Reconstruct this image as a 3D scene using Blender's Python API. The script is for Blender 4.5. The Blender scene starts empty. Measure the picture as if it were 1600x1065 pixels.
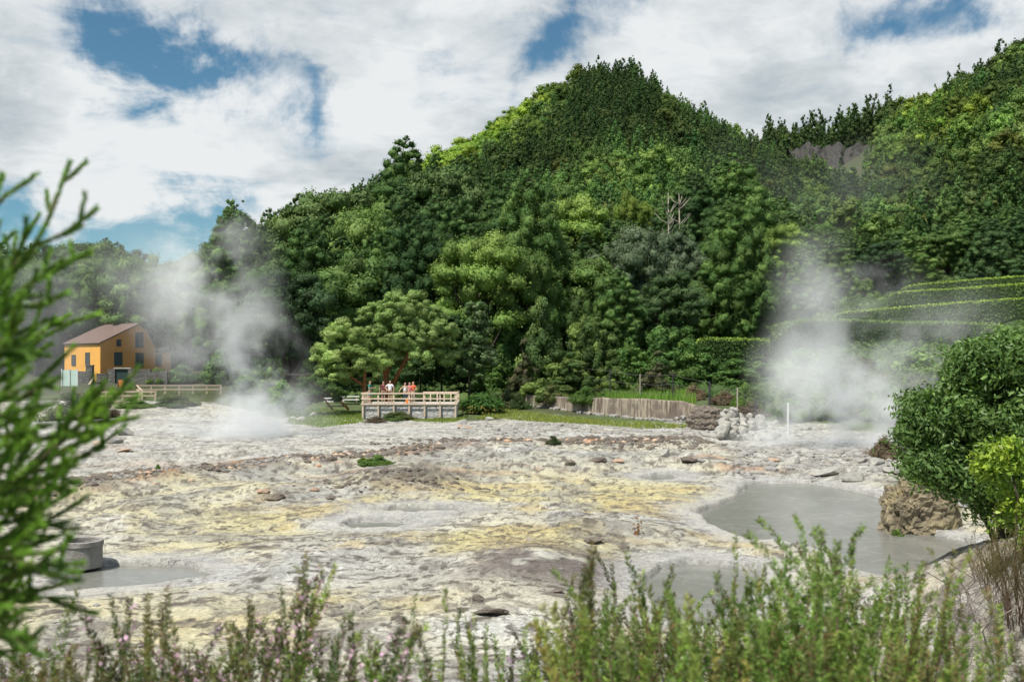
import bpy, math, random
import numpy as np
from mathutils import Vector, Matrix, Euler
R = math.radians
FPX = 1600*35/36.0          # focal length in photo pixels
CAM_Z = 5.0
HROW = 560.0
scene = bpy.context.scene
COL = scene.collection
rng = np.random.default_rng(7)
random.seed(7)

# ------------------------------------------------------------------ noise
def _h2(ix, iy, seed):
    ix = ix.astype(np.int64).astype(np.uint32); iy = iy.astype(np.int64).astype(np.uint32)
    h = ix*np.uint32(374761393) + iy*np.uint32(668265263) + np.uint32((seed*2246822519) & 0xffffffff)
    h = (h ^ (h >> np.uint32(13)))*np.uint32(1274126177)
    h = (h ^ (h >> np.uint32(15)))*np.uint32(2654435761)
    return (h ^ (h >> np.uint32(16))).astype(np.float64)/4294967295.0
def vn2(x, y, seed=0):
    x = np.asarray(x, float); y = np.asarray(y, float)
    ix = np.floor(x); iy = np.floor(y); fx = x-ix; fy = y-iy
    fx = fx*fx*fx*(fx*(fx*6-15)+10); fy = fy*fy*fy*(fy*(fy*6-15)+10)
    a = _h2(ix, iy, seed); b = _h2(ix+1, iy, seed); c = _h2(ix, iy+1, seed); d = _h2(ix+1, iy+1, seed)
    return (a*(1-fx)+b*fx)*(1-fy) + (c*(1-fx)+d*fx)*fy
def fbm(x, y, octv=4, seed=0, gain=.5):
    s = 0; a = 1; t = 0
    for o in range(octv):
        ca, sa = math.cos(.7*o), math.sin(.7*o)
        s = s + a*vn2((x*ca-y*sa)*2.03**o+o*17.3, (x*sa+y*ca)*2.03**o+o*9.1, seed+o*31); t += a; a *= gain
    return s/t
def ridged(x, y, octv=4, seed=0):
    s = 0; a = 1; t = 0
    for o in range(octv):
        s = s + a*(1-np.abs(2*vn2(x*2.03**o+o*7.7, y*2.03**o+o*3.1, seed+o*13)-1)); t += a; a *= .5
    return s/t
def vn3(p, seed=0):
    z = p[:, 2]; iz = np.floor(z); f = z-iz; f = f*f*(3-2*f)
    a = vn2(p[:, 0]+iz*37.17, p[:, 1]+iz*11.3, seed); b = vn2(p[:, 0]+(iz+1)*37.17, p[:, 1]+(iz+1)*11.3, seed)
    return a*(1-f)+b*f
def fbm3(p, octv=4, seed=0):
    s = 0; a = 1; t = 0
    for o in range(octv):
        s = s + a*vn3(p*2.05**o+o*5.3, seed+o*7); t += a; a *= .5
    return s/t
def S(a, b, x):
    t = np.clip((np.asarray(x, float)-a)/(b-a), 0, 1); return t*t*(3-2*t)
def lerp(a, b, t): return a+(b-a)*t
def unit(v): return v/np.maximum(np.linalg.norm(v, axis=-1, keepdims=True), 1e-9)

# ------------------------------------------------------------------ objects
def tag(o, label=None, cat=None, group=None, kind=None):
    if label: o['label'] = label
    if cat: o['category'] = cat
    if group: o['group'] = group
    if kind: o['kind'] = kind
    return o
def empty(name, loc=(0, 0, 0), rz=0.0, scale=1.0):
    o = bpy.data.objects.new(name, None); COL.objects.link(o)
    o.empty_display_size = .2
    o.location = loc; o.rotation_euler = (0, 0, rz); o.scale = (scale,)*3
    return o
def thing(name, label, cat, loc=(0, 0, 0), rz=0.0, group=None, scale=1.0):
    return tag(empty(name, loc, rz, scale), label, cat, group)
def mesh_np(name, V, Fs, mats, col=None, smooth=False, mi=None, extra=None):
    V = np.ascontiguousarray(V, np.float32)
    if not isinstance(Fs, (list, tuple)): Fs = [Fs]
    Fs = [np.asarray(f, np.int32) for f in Fs if len(f)]
    me = bpy.data.meshes.new(name)
    me.vertices.add(len(V)); me.vertices.foreach_set('co', V.ravel())
    nl = sum(f.size for f in Fs); nf = sum(len(f) for f in Fs)
    me.loops.add(nl); me.polygons.add(nf)
    me.loops.foreach_set('vertex_index', np.concatenate([f.ravel() for f in Fs]))
    tot = np.concatenate([np.full(len(f), f.shape[1], np.int32) for f in Fs])
    st = np.concatenate([[0], np.cumsum(tot)[:-1]]).astype(np.int32)
    me.polygons.foreach_set('loop_start', st)
    me.polygons.foreach_set('use_smooth', np.full(nf, bool(smooth)))
    if mi is not None: me.polygons.foreach_set('material_index', np.asarray(mi, np.int32))
    if not isinstance(mats, (list, tuple)): mats = [mats]
    for m in mats: me.materials.append(m)
    me.update(calc_edges=True)
    if col is not None:
        c = np.ones((len(V), 4), np.float32); c[:, :3] = col
        a = me.attributes.new('col', 'FLOAT_COLOR', 'POINT'); a.data.foreach_set('color', c.ravel())
    for k, v in (extra or {}).items():
        a = me.attributes.new(k, 'FLOAT', 'POINT'); a.data.foreach_set('value', np.asarray(v, np.float32))
    return me
def put(name, me, parent=None, loc=None):
    o = bpy.data.objects.new(name, me); COL.objects.link(o)
    if parent is not None: o.parent = parent
    if loc is not None: o.location = loc
    return o
def copy_tree(o, parent=None):
    c = o.copy(); COL.objects.link(c); c.parent = parent
    for ch in KIDS.get(o.name, []): copy_tree(ch, c)
    return c
KIDS = {}
def kids_of(root):
    KIDS.clear()
    def rec(o):
        KIDS[o.name] = list(o.children)
        for c in o.children: rec(c)
    rec(root)
class MB:
    """collects boxes, bars, tubes and rings; build() links them as one mesh"""
    def __init__(s): s.v = []; s.f = []
    def add(s, V, F):
        n = len(s.v); s.v += [tuple(map(float, p)) for p in V]; s.f += [tuple(int(i)+n for i in f) for f in F]; return s
    def box(s, c, d, rz=0.0, M=None):
        hx, hy, hz = d[0]/2, d[1]/2, d[2]/2; ca, sa = math.cos(rz), math.sin(rz); V = []
        for z in (-hz, hz):
            for x, y in ((-hx, -hy), (hx, -hy), (hx, hy), (-hx, hy)):
                V.append((c[0]+x*ca-y*sa, c[1]+x*sa+y*ca, c[2]+z))
        if M is not None: V = [tuple(M @ Vector(p)) for p in V]
        return s.add(V, [(3, 2, 1, 0), (4, 5, 6, 7), (0, 1, 5, 4), (1, 2, 6, 5), (2, 3, 7, 6), (3, 0, 4, 7)])
    def bar(s, a, b, w, h):
        a = Vector(a); b = Vector(b); d = b-a; L = d.length; d.normalize()
        up = Vector((0, 0, 1)) if abs(d.z) < .95 else Vector((0, 1, 0))
        x = d.cross(up).normalized(); y = x.cross(d).normalized(); V = []
        for p in (a, b):
            for i, j in ((-1, -1), (1, -1), (1, 1), (-1, 1)): V.append(p+x*(i*w/2)+y*(j*h/2))
        return s.add(V, [(0, 1, 2, 3), (7, 6, 5, 4), (0, 4, 5, 1), (1, 5, 6, 2), (2, 6, 7, 3), (3, 7, 4, 0)])
    def tube(s, pts, rad, n=7, caps=True):
        pts = [Vector(p) for p in pts]; k = len(pts)
        if not hasattr(rad, '__len__'): rad = [rad]*k
        V = []; ref = Vector((.31, .87, .38))
        for i, p in enumerate(pts):
            d = (pts[min(i+1, k-1)]-pts[max(i-1, 0)]).normalized()
            r_ = ref if abs(d.dot(ref)) < .95 else Vector((1, 0, 0))
            x = d.cross(r_).normalized(); y = d.cross(x)
            for j in range(n):
                a = 2*math.pi*j/n; V.append(p+(x*math.cos(a)+y*math.sin(a))*rad[i])
        F = [(i*n+j, i*n+(j+1) % n, (i+1)*n+(j+1) % n, (i+1)*n+j) for i in range(k-1) for j in range(n)]
        if caps: F += [tuple(range(n-1, -1, -1)), tuple((k-1)*n+j for j in range(n))]
        return s.add(V, F)
    def prism(s, poly, z0, z1):
        n = len(poly); V = [(x, y, z0) for x, y in poly]+[(x, y, z1) for x, y in poly]
        return s.add(V, [tuple(range(n-1, -1, -1)), tuple(range(n, 2*n))]+[(i, (i+1) % n, n+(i+1) % n, n+i) for i in range(n)])
    def mesh(s, name, mat, smooth=False):
        me = bpy.data.meshes.new(name); me.from_pydata(s.v, [], s.f); me.update()
        me.materials.append(mat)
        if smooth: me.polygons.foreach_set('use_smooth', [True]*len(me.polygons))
        return me
    def build(s, name, mat, parent=None, smooth=False, bevel=0):
        o = put(name, s.mesh(name, mat, smooth), parent)
        if bevel:
            b = o.modifiers.new('bevel', 'BEVEL'); b.width = bevel; b.segments = 2; b.limit_method = 'ANGLE'
        return o

# ------------------------------------------------------------------ materials
class NT:
    def __init__(s, tree): s.t = tree; s.n = tree.nodes; s.l = tree.links
    def new(s, typ, **kw):
        nd = s.n.new(typ)
        for k, v in kw.items(): setattr(nd, k, v)
        return nd
    def link(s, a, b): s.l.new(a, b)
    def setin(s, sock, v):
        if isinstance(v, bpy.types.NodeSocket): s.l.new(v, sock)
        elif v is not None:
            if hasattr(sock.default_value, '__len__') and hasattr(v, '__len__') and len(sock.default_value) == 4 and len(v) == 3: v = (*v, 1)
            sock.default_value = v
    def math(s, op, a, b=None, c=None, clamp=False):
        nd = s.new('ShaderNodeMath', operation=op, use_clamp=clamp)
        for i, v in enumerate((a, b, c)):
            if v is not None: s.setin(nd.inputs[i], v)
        return nd.outputs[0]
    def vmath(s, op, a, b=None, out=0):
        nd = s.new('ShaderNodeVectorMath', operation=op)
        s.setin(nd.inputs[0], a)
        if b is not None: s.setin(nd.inputs[1], b)
        return nd.outputs[out]
    def scale(s, v, f):
        nd = s.new('ShaderNodeVectorMath', operation='SCALE'); s.setin(nd.inputs[0], v); s.setin(nd.inputs['Scale'], f); return nd.outputs[0]
    def mix(s, fac, a, b, blend='MIX'):
        nd = s.new('ShaderNodeMix', data_type='RGBA', blend_type=blend)
        s.setin(nd.inputs[0], fac); s.setin(nd.inputs[6], a); s.setin(nd.inputs[7], b); return nd.outputs[2]
    def noise(s, vec, scale, detail=4, rough=.5, dist=0.0, out='Fac'):
        nd = s.new('ShaderNodeTexNoise'); nd.inputs['Scale'].default_value = scale
        nd.inputs['Detail'].default_value = detail; nd.inputs['Roughness'].default_value = rough; nd.inputs['Distortion'].default_value = dist
        if vec is not None: s.link(vec, nd.inputs['Vector'])
        return nd.outputs[out]
    def ramp(s, fac, stops, interp='LINEAR'):
        nd = s.new('ShaderNodeValToRGB'); cr = nd.color_ramp; cr.interpolation = interp
        while len(cr.elements) < len(stops): cr.elements.new(.5)
        for e, (p, c) in zip(cr.elements, stops):
            e.position = p; e.color = (*c, 1) if hasattr(c, '__len__') else (c, c, c, 1)
        s.link(fac, nd.inputs[0]); return nd.outputs[0]
    def maprange(s, v, a, b, c=0.0, d=1.0, smooth=False):
        nd = s.new('ShaderNodeMapRange', interpolation_type='SMOOTHSTEP' if smooth else 'LINEAR')
        s.setin(nd.inputs[0], v)
        for i, x in enumerate((a, b, c, d)): nd.inputs[i+1].default_value = x
        return nd.outputs[0]
    def bump(s, h, strength=.3, dist=.02, normal=None):
        nd = s.new('ShaderNodeBump'); nd.inputs['Strength'].default_value = strength; nd.inputs['Distance'].default_value = dist
        s.link(h, nd.inputs['Height'])
        if normal is not None: s.link(normal, nd.inputs['Normal'])
        return nd.outputs[0]
def mat(name):
    m = bpy.data.materials.new(name); m.use_nodes = True
    nt = NT(m.node_tree); nt.n.clear()
    out = nt.new('ShaderNodeOutputMaterial')
    p = nt.new('ShaderNodeBsdfPrincipled'); nt.link(p.outputs[0], out.inputs[0])
    return m, nt, p, out
def basic(name, col, rough=.7, var=.18, scale=6.0, bump=.15, spec=.3, metal=0.0, stretch=None, objrand=.0):
    m, nt, p, out = mat(name)
    tc = nt.new('ShaderNodeTexCoord').outputs['Object']
    if stretch:
        mp = nt.new('ShaderNodeMapping'); mp.inputs['Scale'].default_value = stretch; nt.link(tc, mp.inputs[0]); tc = mp.outputs[0]
    n = nt.noise(tc, scale, 6, .6)
    lo = tuple(c*(1-var) for c in col); hi = tuple(min(1, c*(1+var)) for c in col)
    c = nt.ramp(n, [(.3, lo), (.7, hi)])
    if objrand:
        oi = nt.new('ShaderNodeObjectInfo').outputs['Random']
        f = nt.maprange(oi, 0, 1, 1-objrand, 1+objrand)
        c = nt.scale(c, f)
    nt.link(c, p.inputs['Base Color']); p.inputs['Roughness'].default_value = rough
    p.inputs['Specular IOR Level'].default_value = spec; p.inputs['Metallic'].default_value = metal
    if bump: nt.link(nt.bump(n, bump, .02), p.inputs['Normal'])
    return m
def leaf_material(name, trans=.3, rough=.55, spec=.25, objvar=.18, instancer=False, gain=1.0):
    m, nt, p, out = mat(name)
    a = nt.new('ShaderNodeAttribute', attribute_name='col').outputs['Color']
    geo = nt.new('ShaderNodeNewGeometry').outputs['Random Per Island']
    c = nt.scale(a, nt.maprange(geo, 0, 1, .84*gain, 1.18*gain))
    if instancer:
        t = nt.new('ShaderNodeAttribute', attribute_name='tint', attribute_type='INSTANCER').outputs['Color']
        c = nt.vmath('MULTIPLY', c, t)
    else:
        oi = nt.new('ShaderNodeObjectInfo').outputs['Random']
        hv = nt.new('ShaderNodeCombineXYZ')
        nt.link(nt.maprange(oi, 0, 1, 1-objvar*1.2, 1+objvar*1.2), hv.inputs[0])
        nt.link(nt.maprange(oi, 0, 1, 1-objvar, 1+objvar), hv.inputs[1])
        nt.link(nt.maprange(oi, 0, 1, 1-objvar*.5, 1+objvar*.7), hv.inputs[2])
        c = nt.vmath('MULTIPLY', c, hv.outputs[0])
    nt.link(c, p.inputs['Base Color']); p.inputs['Roughness'].default_value = rough
    p.inputs['Specular IOR Level'].default_value = spec
    if trans:
        t = nt.new('ShaderNodeBsdfTranslucent')
        nt.link(nt.vmath('MULTIPLY', c, (1.25, 1.3, .6)), t.inputs[0])
        mx = nt.new('ShaderNodeMixShader'); mx.inputs[0].default_value = trans
        nt.link(p.outputs[0], mx.inputs[1]); nt.link(t.outputs[0], mx.inputs[2]); nt.link(mx.outputs[0], out.inputs[0])
    return m

# ------------------------------------------------------------------ foliage
def leaf_quads(P, N, size, rg, jitter=.5, aspect=.55, D=None, dj=.3, fold=0.0):
    """one diamond leaf per point P facing about N (direction D when given)"""
    n = len(P); N = unit(N+jitter*rg.normal(size=(n, 3)))
    D = rg.normal(size=(n, 3)) if D is None else D+dj*rg.normal(size=(n, 3))
    T = unit(D-np.sum(D*N, 1, keepdims=True)*N); B = np.cross(N, T)
    s = (size if np.ndim(size) else np.full(n, size))*(.7+.6*rg.random(n)); s = s[:, None]
    V = np.stack([P-T*s*.5, P+B*s*aspect*.5-T*s*.05+N*s*fold, P+T*s*.5, P-B*s*aspect*.5-T*s*.05+N*s*fold], 1).reshape(-1, 3)
    return V
def quads(n): return np.arange(4*n, dtype=np.int32).reshape(n, 4)
def rand_dirs(n, rg, up=.0):
    d = rg.normal(size=(n, 3)); d = unit(d); d[:, 2] += up; return unit(d)
def _ico(sub):
    import bmesh
    bm = bmesh.new(); bmesh.ops.create_icosphere(bm, subdivisions=sub, radius=1); V = np.array([v.co[:] for v in bm.verts]); F = np.array([[v.index for v in f.verts] for f in bm.faces]); bm.free(); return V, F
ICO = {k: _ico(k) for k in (1, 2)}
def clump_mesh(name, C, Rr, per, size, rg, m, squash=(1, 1, .8), jitter=.42, up=.2, aspect=.6, lump=.9, shell=.42, colr=(.05, .1, .03), cvar=.16, hot=None, hotfrac=0.0, core=.66, sub=2, yellow=0.0):
    """a crown: many small lumpy foliage tufts, each an uneven leafy ball with leaves standing off its skin"""
    C = np.asarray(C, float); Rr = np.asarray(Rr, float); k = len(C); sq = np.array(squash); st = np.exp(.20*rg.normal(size=(k, 3)))
    n = np.maximum((per*(Rr/Rr.mean())**2).astype(int), 4)
    ci = np.repeat(np.arange(k), n); d = rand_dirs(len(ci), rg, up); off = rg.random((k, 3))*50
    def lf(dd, o): return 1-lump*.5+lump*(.7*vn3(dd*1.7+o, 3)+.3*vn3(dd*4.5+o, 4))
    rad = Rr[ci]*lf(d, off[ci])*(1.08-shell*rg.random(len(ci)))
    P = C[ci]+d*rad[:, None]*sq*st[ci]
    V = leaf_quads(P, d/np.maximum(sq, .3), size, rg, jitter, aspect)
    ct = np.clip(1+cvar*rg.normal(size=(k, 1)), .55, 1.6); base = np.array(colr)[None, :]*np.ones((k, 3))
    if hot is not None and hotfrac > 0:
        w = (rg.random((k, 1)) < hotfrac)*rg.uniform(.35, 1, (k, 1)); base = base*(1-w)+np.array(hot)*w
    cc = base*ct; F = [quads(len(P))]; col = np.repeat(cc[ci], 4, 0)
    if core:
        iv, jf = ICO[sub]; dd = np.tile(iv, (k, 1)); oi = np.repeat(np.arange(k), len(iv)); r = Rr[oi]*lf(dd, off[oi])*core*(1+.45*(rg.random(len(oi))-.5))
        SV = C[oi]+dd*r[:, None]*sq*st[oi]; F.append((jf[None]+(np.arange(k)*len(iv))[:, None, None]).reshape(-1, 3)+len(V)); V = np.concatenate([V, SV]); col = np.concatenate([col, cc[oi]*.92])
    return mesh_np(name, V, F, m, col=np.clip(col, .005, 1), smooth=True)
# ------------------------------------------------------------------ picture <-> place
def W(px, py, Y): return np.array([(px-800)*Y/FPX, Y, CAM_Z-(py-HROW)*Y/FPX])
# ================================================================== TERRAIN
_TY = np.array([0, 20, 45, 60, 70, 80, 95, 110, 130, 170, 230, 300, 380, 430, 520, 700, 1200], float)
_T = {
 -700: [0, 0, .1, .3, .6, .9, 1.5, 1.9, 2.3, 9, 20, 26, 26, 24, 20, 15, 5],
 0:    [0, 0, .1, .25, .45, .75, 1.4, 1.9, 2.2, 6.5, 15, 17, 15, 14, 12, 10, 5],
 150:  [0, 0, .1, .25, .45, .75, 1.35, 1.9, 2.2, 6, 14, 16, 15, 14, 12, 10, 5],
 300:  [0, 0, .1, .2, .35, .6, 1.1, 1.6, 2.2, 6, 12, 15, 18, 18, 14, 10, 5],
 420:  [0, 0, .1, .2, .25, .4, .8, 1.5, 4, 12, 18, 24, 36, 40, 35, 20, 5],
 560:  [0, 0, .1, .2, .25, .3, .6, 1.8, 5.5, 16, 27, 40, 62, 72, 55, 30, 5],
 700:  [0, 0, .1, .2, .25, .3, .7, 2.6, 7, 18, 30, 48, 74, 86, 70, 40, 5],
 820:  [0, 0, .1, .2, .25, .3, .9, 3, 7.5, 18, 36, 60, 92, 105, 82, 45, 5],
 945:  [0, 0, .1, .2, .25, .3, 1.4, 3.5, 8, 18, 41, 70, 109, 132, 97, 50, 5],
 1050: [0, 0, .1, .2, .25, .5, 1.8, 4, 8, 18, 39, 64, 97, 113, 90, 50, 5],
 1170: [0, 0, .1, .2, .5, 1.4, 3, 5, 9, 19, 36, 57, 80, 88, 82, 50, 5],
 1230: [0, 0, .1, .2, 1, 2, 4, 6.5, 10, 19.5, 36, 56, 76, 90, 84, 50, 5],
 1300: [0, 0, .1, .2, 1.3, 2.7, 5, 7.6, 11.2, 20, 36, 54, 74, 92, 88, 50, 5],
 1360: [0, 0, .1, .2, 1.4, 2.8, 5.2, 8, 12, 21, 38, 60, 86, 97, 92, 55, 5],
 1420: [0, 0, .1, .2, 1.4, 3, 5.4, 8.3, 12.6, 22, 40, 64, 93, 101, 94, 60, 5],
 1600: [0, 0, .1, .3, 1.5, 3.2, 5.8, 9, 13.2, 25, 50, 82, 118, 126, 108, 70, 5],
 2300: [0, 0, .2, .6, 2, 4, 7, 11, 16, 32, 66, 110, 150, 165, 140, 90, 5],
}
_gx = np.arange(-700, 2301, 20.0); _gy = np.concatenate([np.arange(0, 200, 3.0), np.arange(200, 1201, 8.0)])
_xs = sorted(_T); _cols = np.array([np.interp(_gy, _TY, _T[x]) for x in _xs])
_GZ = np.array([[np.interp(g, _xs, _cols[:, j]) for j in range(len(_gy))] for g in _gx])
for _ in range(2):
    _p = np.pad(_GZ, ((2, 2), (0, 0)), 'edge'); _GZ = (_p[:-4]+_p[1:-3]*2+_p[2:-2]*2+_p[3:-1]*2+_p[4:])/8
    _p = np.pad(_GZ, ((0, 0), (1, 1)), 'edge'); _GZ = (_p[:, :-2]+2*_p[:, 1:-1]+_p[:, 2:])/4
def hill_base(X, Y):
    Yc = np.clip(Y, 1, 1199); px = np.clip(800+FPX*X/Yc, -699, 2299)
    fx = (px+700)/20.0; ix = np.clip(fx.astype(int), 0, len(_gx)-2); tx = fx-ix
    iy = np.clip(np.searchsorted(_gy, Yc, side='right')-1, 0, len(_gy)-2); ty = (Yc-_gy[iy])/(_gy[iy+1]-_gy[iy])
    g = _GZ
    return (g[ix, iy]*(1-tx)+g[ix+1, iy]*tx)*(1-ty)+(g[ix, iy+1]*(1-tx)+g[ix+1, iy+1]*tx)*ty
def plane_pt(px, py, z=0.0):
    Y = (CAM_Z-z)*FPX/(py-HROW); return ((px-800)*Y/FPX, Y)
def pip(X, Y, poly):
    """signed distance to a polygon, negative inside"""
    P = np.array(poly); Q = np.roll(P, -1, 0); d = np.full(X.shape, 1e9); ins = np.zeros(X.shape, bool)
    for (ax, ay), (bx, by) in zip(P, Q):
        ex, ey = bx-ax, by-ay; wx, wy = X-ax, Y-ay
        t = np.clip((wx*ex+wy*ey)/(ex*ex+ey*ey+1e-12), 0, 1)
        d = np.minimum(d, np.hypot(wx-t*ex, wy-t*ey))
        c = ((ay > Y) != (by > Y)) & (X < (bx-ax)*(Y-ay)/(by-ay+1e-12)+ax); ins ^= c
    return np.where(ins, -d, d)
# pools: outline as it lies on the water plane (photo pixels cast onto height z)
POOLS = []   # (poly, z, depth)
def pool(pts, z): POOLS.append(([plane_pt(x, y, z) for x, y in pts], z))
pool([(1088, 803), (1118, 793), (1150, 778), (1166, 760), (1195, 756), (1250, 754), (1300, 760), (1345, 770), (1390, 783), (1420, 800), (1440, 830),
      (1500, 845), (1528, 862), (1530, 885), (1500, 902), (1440, 912), (1370, 905), (1325, 888), (1310, 866), (1265, 858), (1215, 848), (1165, 846), (1130, 832), (1105, 815)], -.22)
pool([(1010, 905), (1030, 888), (1075, 880), (1125, 884), (1180, 892), (1190, 915), (1150, 955), (1090, 985), (1030, 970), (1012, 935)], -.28)
pool([(80, 918), (110, 895), (170, 885), (240, 883), (300, 888), (328, 898), (318, 909), (250, 919), (180, 925), (110, 930)], -.16)
pool([(533, 824), (552, 815), (600, 812), (642, 815), (650, 823), (620, 829), (570, 830)], -.10)
pool([(578, 799), (620, 794), (690, 793), (722, 796), (700, 801), (640, 803)], -.06)
pool([(1008, 747), (1022, 742), (1050, 741), (1064, 746), (1050, 750), (1025, 751)], -.02)
_rx = np.array([-600, 0, 120, 280, 400, 560, 640, 720, 850, 1000, 1090, 1250, 1700]); _rr = np.array([800, 772, 756, 737, 724, 713, 705, 696, 691, 689, 690, 735, 735])
_rY = (CAM_Z-.45)*FPX/(_rr-HROW)
# wall line (retaining wall) and terrace behind it
WALL_A = np.array([.9, 91.0]); WALL_B = np.array([12.9, 70.5])
def ground_z(X, Y, detail=True):
    X = np.asarray(X, float); Y = np.asarray(Y, float); shp = np.broadcast(X, Y).shape
    X = np.broadcast_to(X, shp).ravel().copy(); Y = np.broadcast_to(Y, shp).ravel().copy()
    z = hill_base(X, Y)
    px = 800+FPX*X/np.maximum(Y, 1)
    yl = np.interp(px, _rx, _rY)+.9*(fbm(X*.35, Y*.35, 3, 5)-.5)
    fade = 1-S(1080, 1200, px)
    z += (.42*S(yl-3.6, yl-.2, Y)-.10*S(yl, yl+2.5, Y))*fade*(1-S(60, 78, Y))
    # the viewer's bank
    bank = 3.3*(1-S(2.4, 12.5, Y+.5*np.abs(X-1)*.12+(fbm(X*.5, Y*.5, 3, 77)-.5)*2))
    z += bank*(1-S(60, 90, np.abs(X)))
    rb = S(5.6, 9.5, X-.10*(Y-14)+1.2*(fbm(X*.3, Y*.3, 3, 8)-.5))*(1-S(21, 26, Y))
    z += 2.4*rb*(1-.4*S(12, 22, Y))
    m = Y < 100
    if detail and m.any():
        x, y = X[m], Y[m]
        flat = (1-S(62, 96, y))*S(8, 15, y)
        edge = S(52, 66, y)*S(1140, 1240, px[m])     # bank at right is smoother
        w1 = fbm(x*.16+3, y*.16, 4, 11)-.5
        wx = x+1.1*(fbm(x*.5, y*.5, 3, 21)-.5); wy = y+1.1*(fbm(x*.5+9, y*.5, 3, 22)-.5)
        led = fbm(wx*.33, wy*.45, 4, 31)*8.0
        fl = np.floor(led); fr = led-fl
        step = (fl+S(.80, .99, fr))*.085
        crack = np.clip(1-np.abs(2*fbm(wx*.55, wy*.8, 4, 41)-1)*9, 0, 1)*S(.42, .6, fbm(x*.12, y*.12, 3, 43))
        lump = np.clip(fbm(wx*.9, wy*.9, 4, 51)-.52, 0, 1)*1.1*S(.40, .62, fbm(x*.2, y*.2, 2, 53))
        fine = ridged(x*2.4, y*2.4, 3, 61)-.5
        ext = (.20*w1+.62*(step-.30)+.14*lump)*(1-.45*(1-S(14, 30, y)))*(1-.5*S(48, 60, y))-.08*crack+.03*fine+.03*(fbm(x*7, y*7, 2, 63)-.5)
        z[m] += ext*flat*(1-.7*edge)+(1-flat)*S(13, 16, y)*.12*(fbm(x*.6, y*.6, 3, 65)-.5)
    # named mounds: (px, py, radius m, height m)
    for mx, my, mr, mh in MOUNDS:
        d2 = ((X-mx)**2+(.62*(Y-my))**2)/(mr*mr); z += mh*np.exp(-d2*1.4)*(.8+.4*fbm(X*1.2, Y*1.2, 2, 71))
    # terrace behind the retaining wall
    d = WALL_B-WALL_A; L = np.hypot(*d); t = ((X-WALL_A[0])*d[0]+(Y-WALL_A[1])*d[1])/(L*L)
    side = ((X-WALL_A[0])*(-d[1])+(Y-WALL_A[1])*d[0])/L*-1
    side = -side
    back = S(.25, .6, side)*S(-.06, .02, t)*(1-S(.98, 1.07, t))
    z = np.where(back > 0, np.maximum(z, z*(1-back)+back*(1.42+.02*side+0*z)), z)
    for poly, pz in POOLS:
        P = np.array(poly); mm = (X > P[:, 0].min()-3) & (X < P[:, 0].max()+3) & (Y > P[:, 1].min()-4) & (Y < P[:, 1].max()+4)
        if mm.any():
            sd = pip(X[mm], Y[mm], poly)+.45*(fbm(X[mm]*1.1, Y[mm]*1.1, 3, 81)-.5)
            zz = z[mm]; lip = pz+.03+.10*fbm(X[mm]*.7, Y[mm]*.7, 2, 83)
            near = 1-S(.2, 4.2, sd)
            zz = lerp(zz, np.maximum(np.minimum(zz, lip+.06+.30*S(.4, 4, sd)), lip), near)
            zz = lerp(zz, pz-.25, 1-S(-.18, .10, sd))
            z[mm] = zz
    return z.reshape(shp)
MOUNDS = []
for _mx, _my, _z, _r, _h in [(625, 750, .15, 2.6, .55), (430, 775, 0, 1.7, .22), (340, 770, .1, 2.6, .25), (760, 722, .2, 3.2, .35), (860, 722, .2, 2.5, .4), (935, 722, .2, 2.0, .4), (1010, 728, .1, 1.8, .35), (1090, 722, .2, 2.2, .5), (830, 890, 0, 1.9, .22), (900, 885, 0, 1.9, .20),
                         (920, 835, 0, 1.5, .28), (1080, 850, 0, 2.0, .20), (1180, 865, -.1, 1.6, .20), (1260, 872, -.1, 1.0, .15)]:
    _a = plane_pt(_mx, _my, _z); MOUNDS.append((_a[0], _a[1], _r, _h))
def gz(X, Y): return float(ground_z(np.array([X]), np.array([Y]))[0])
_ys = np.concatenate([np.arange(6, 60, .12), np.arange(60, 140, .3), np.arange(140, 700, 1.5)])
def hit(px, py, ymin=9.0):
    """where the sight line through a photo pixel meets the ground"""
    Y = _ys[_ys >= ymin]; X = (px-800)*Y/FPX; Z = CAM_Z-(py-HROW)*Y/FPX
    g = ground_z(X, Y); k = np.argmax(Z <= g)
    return np.array([X[k], Y[k], g[k]])

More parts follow.
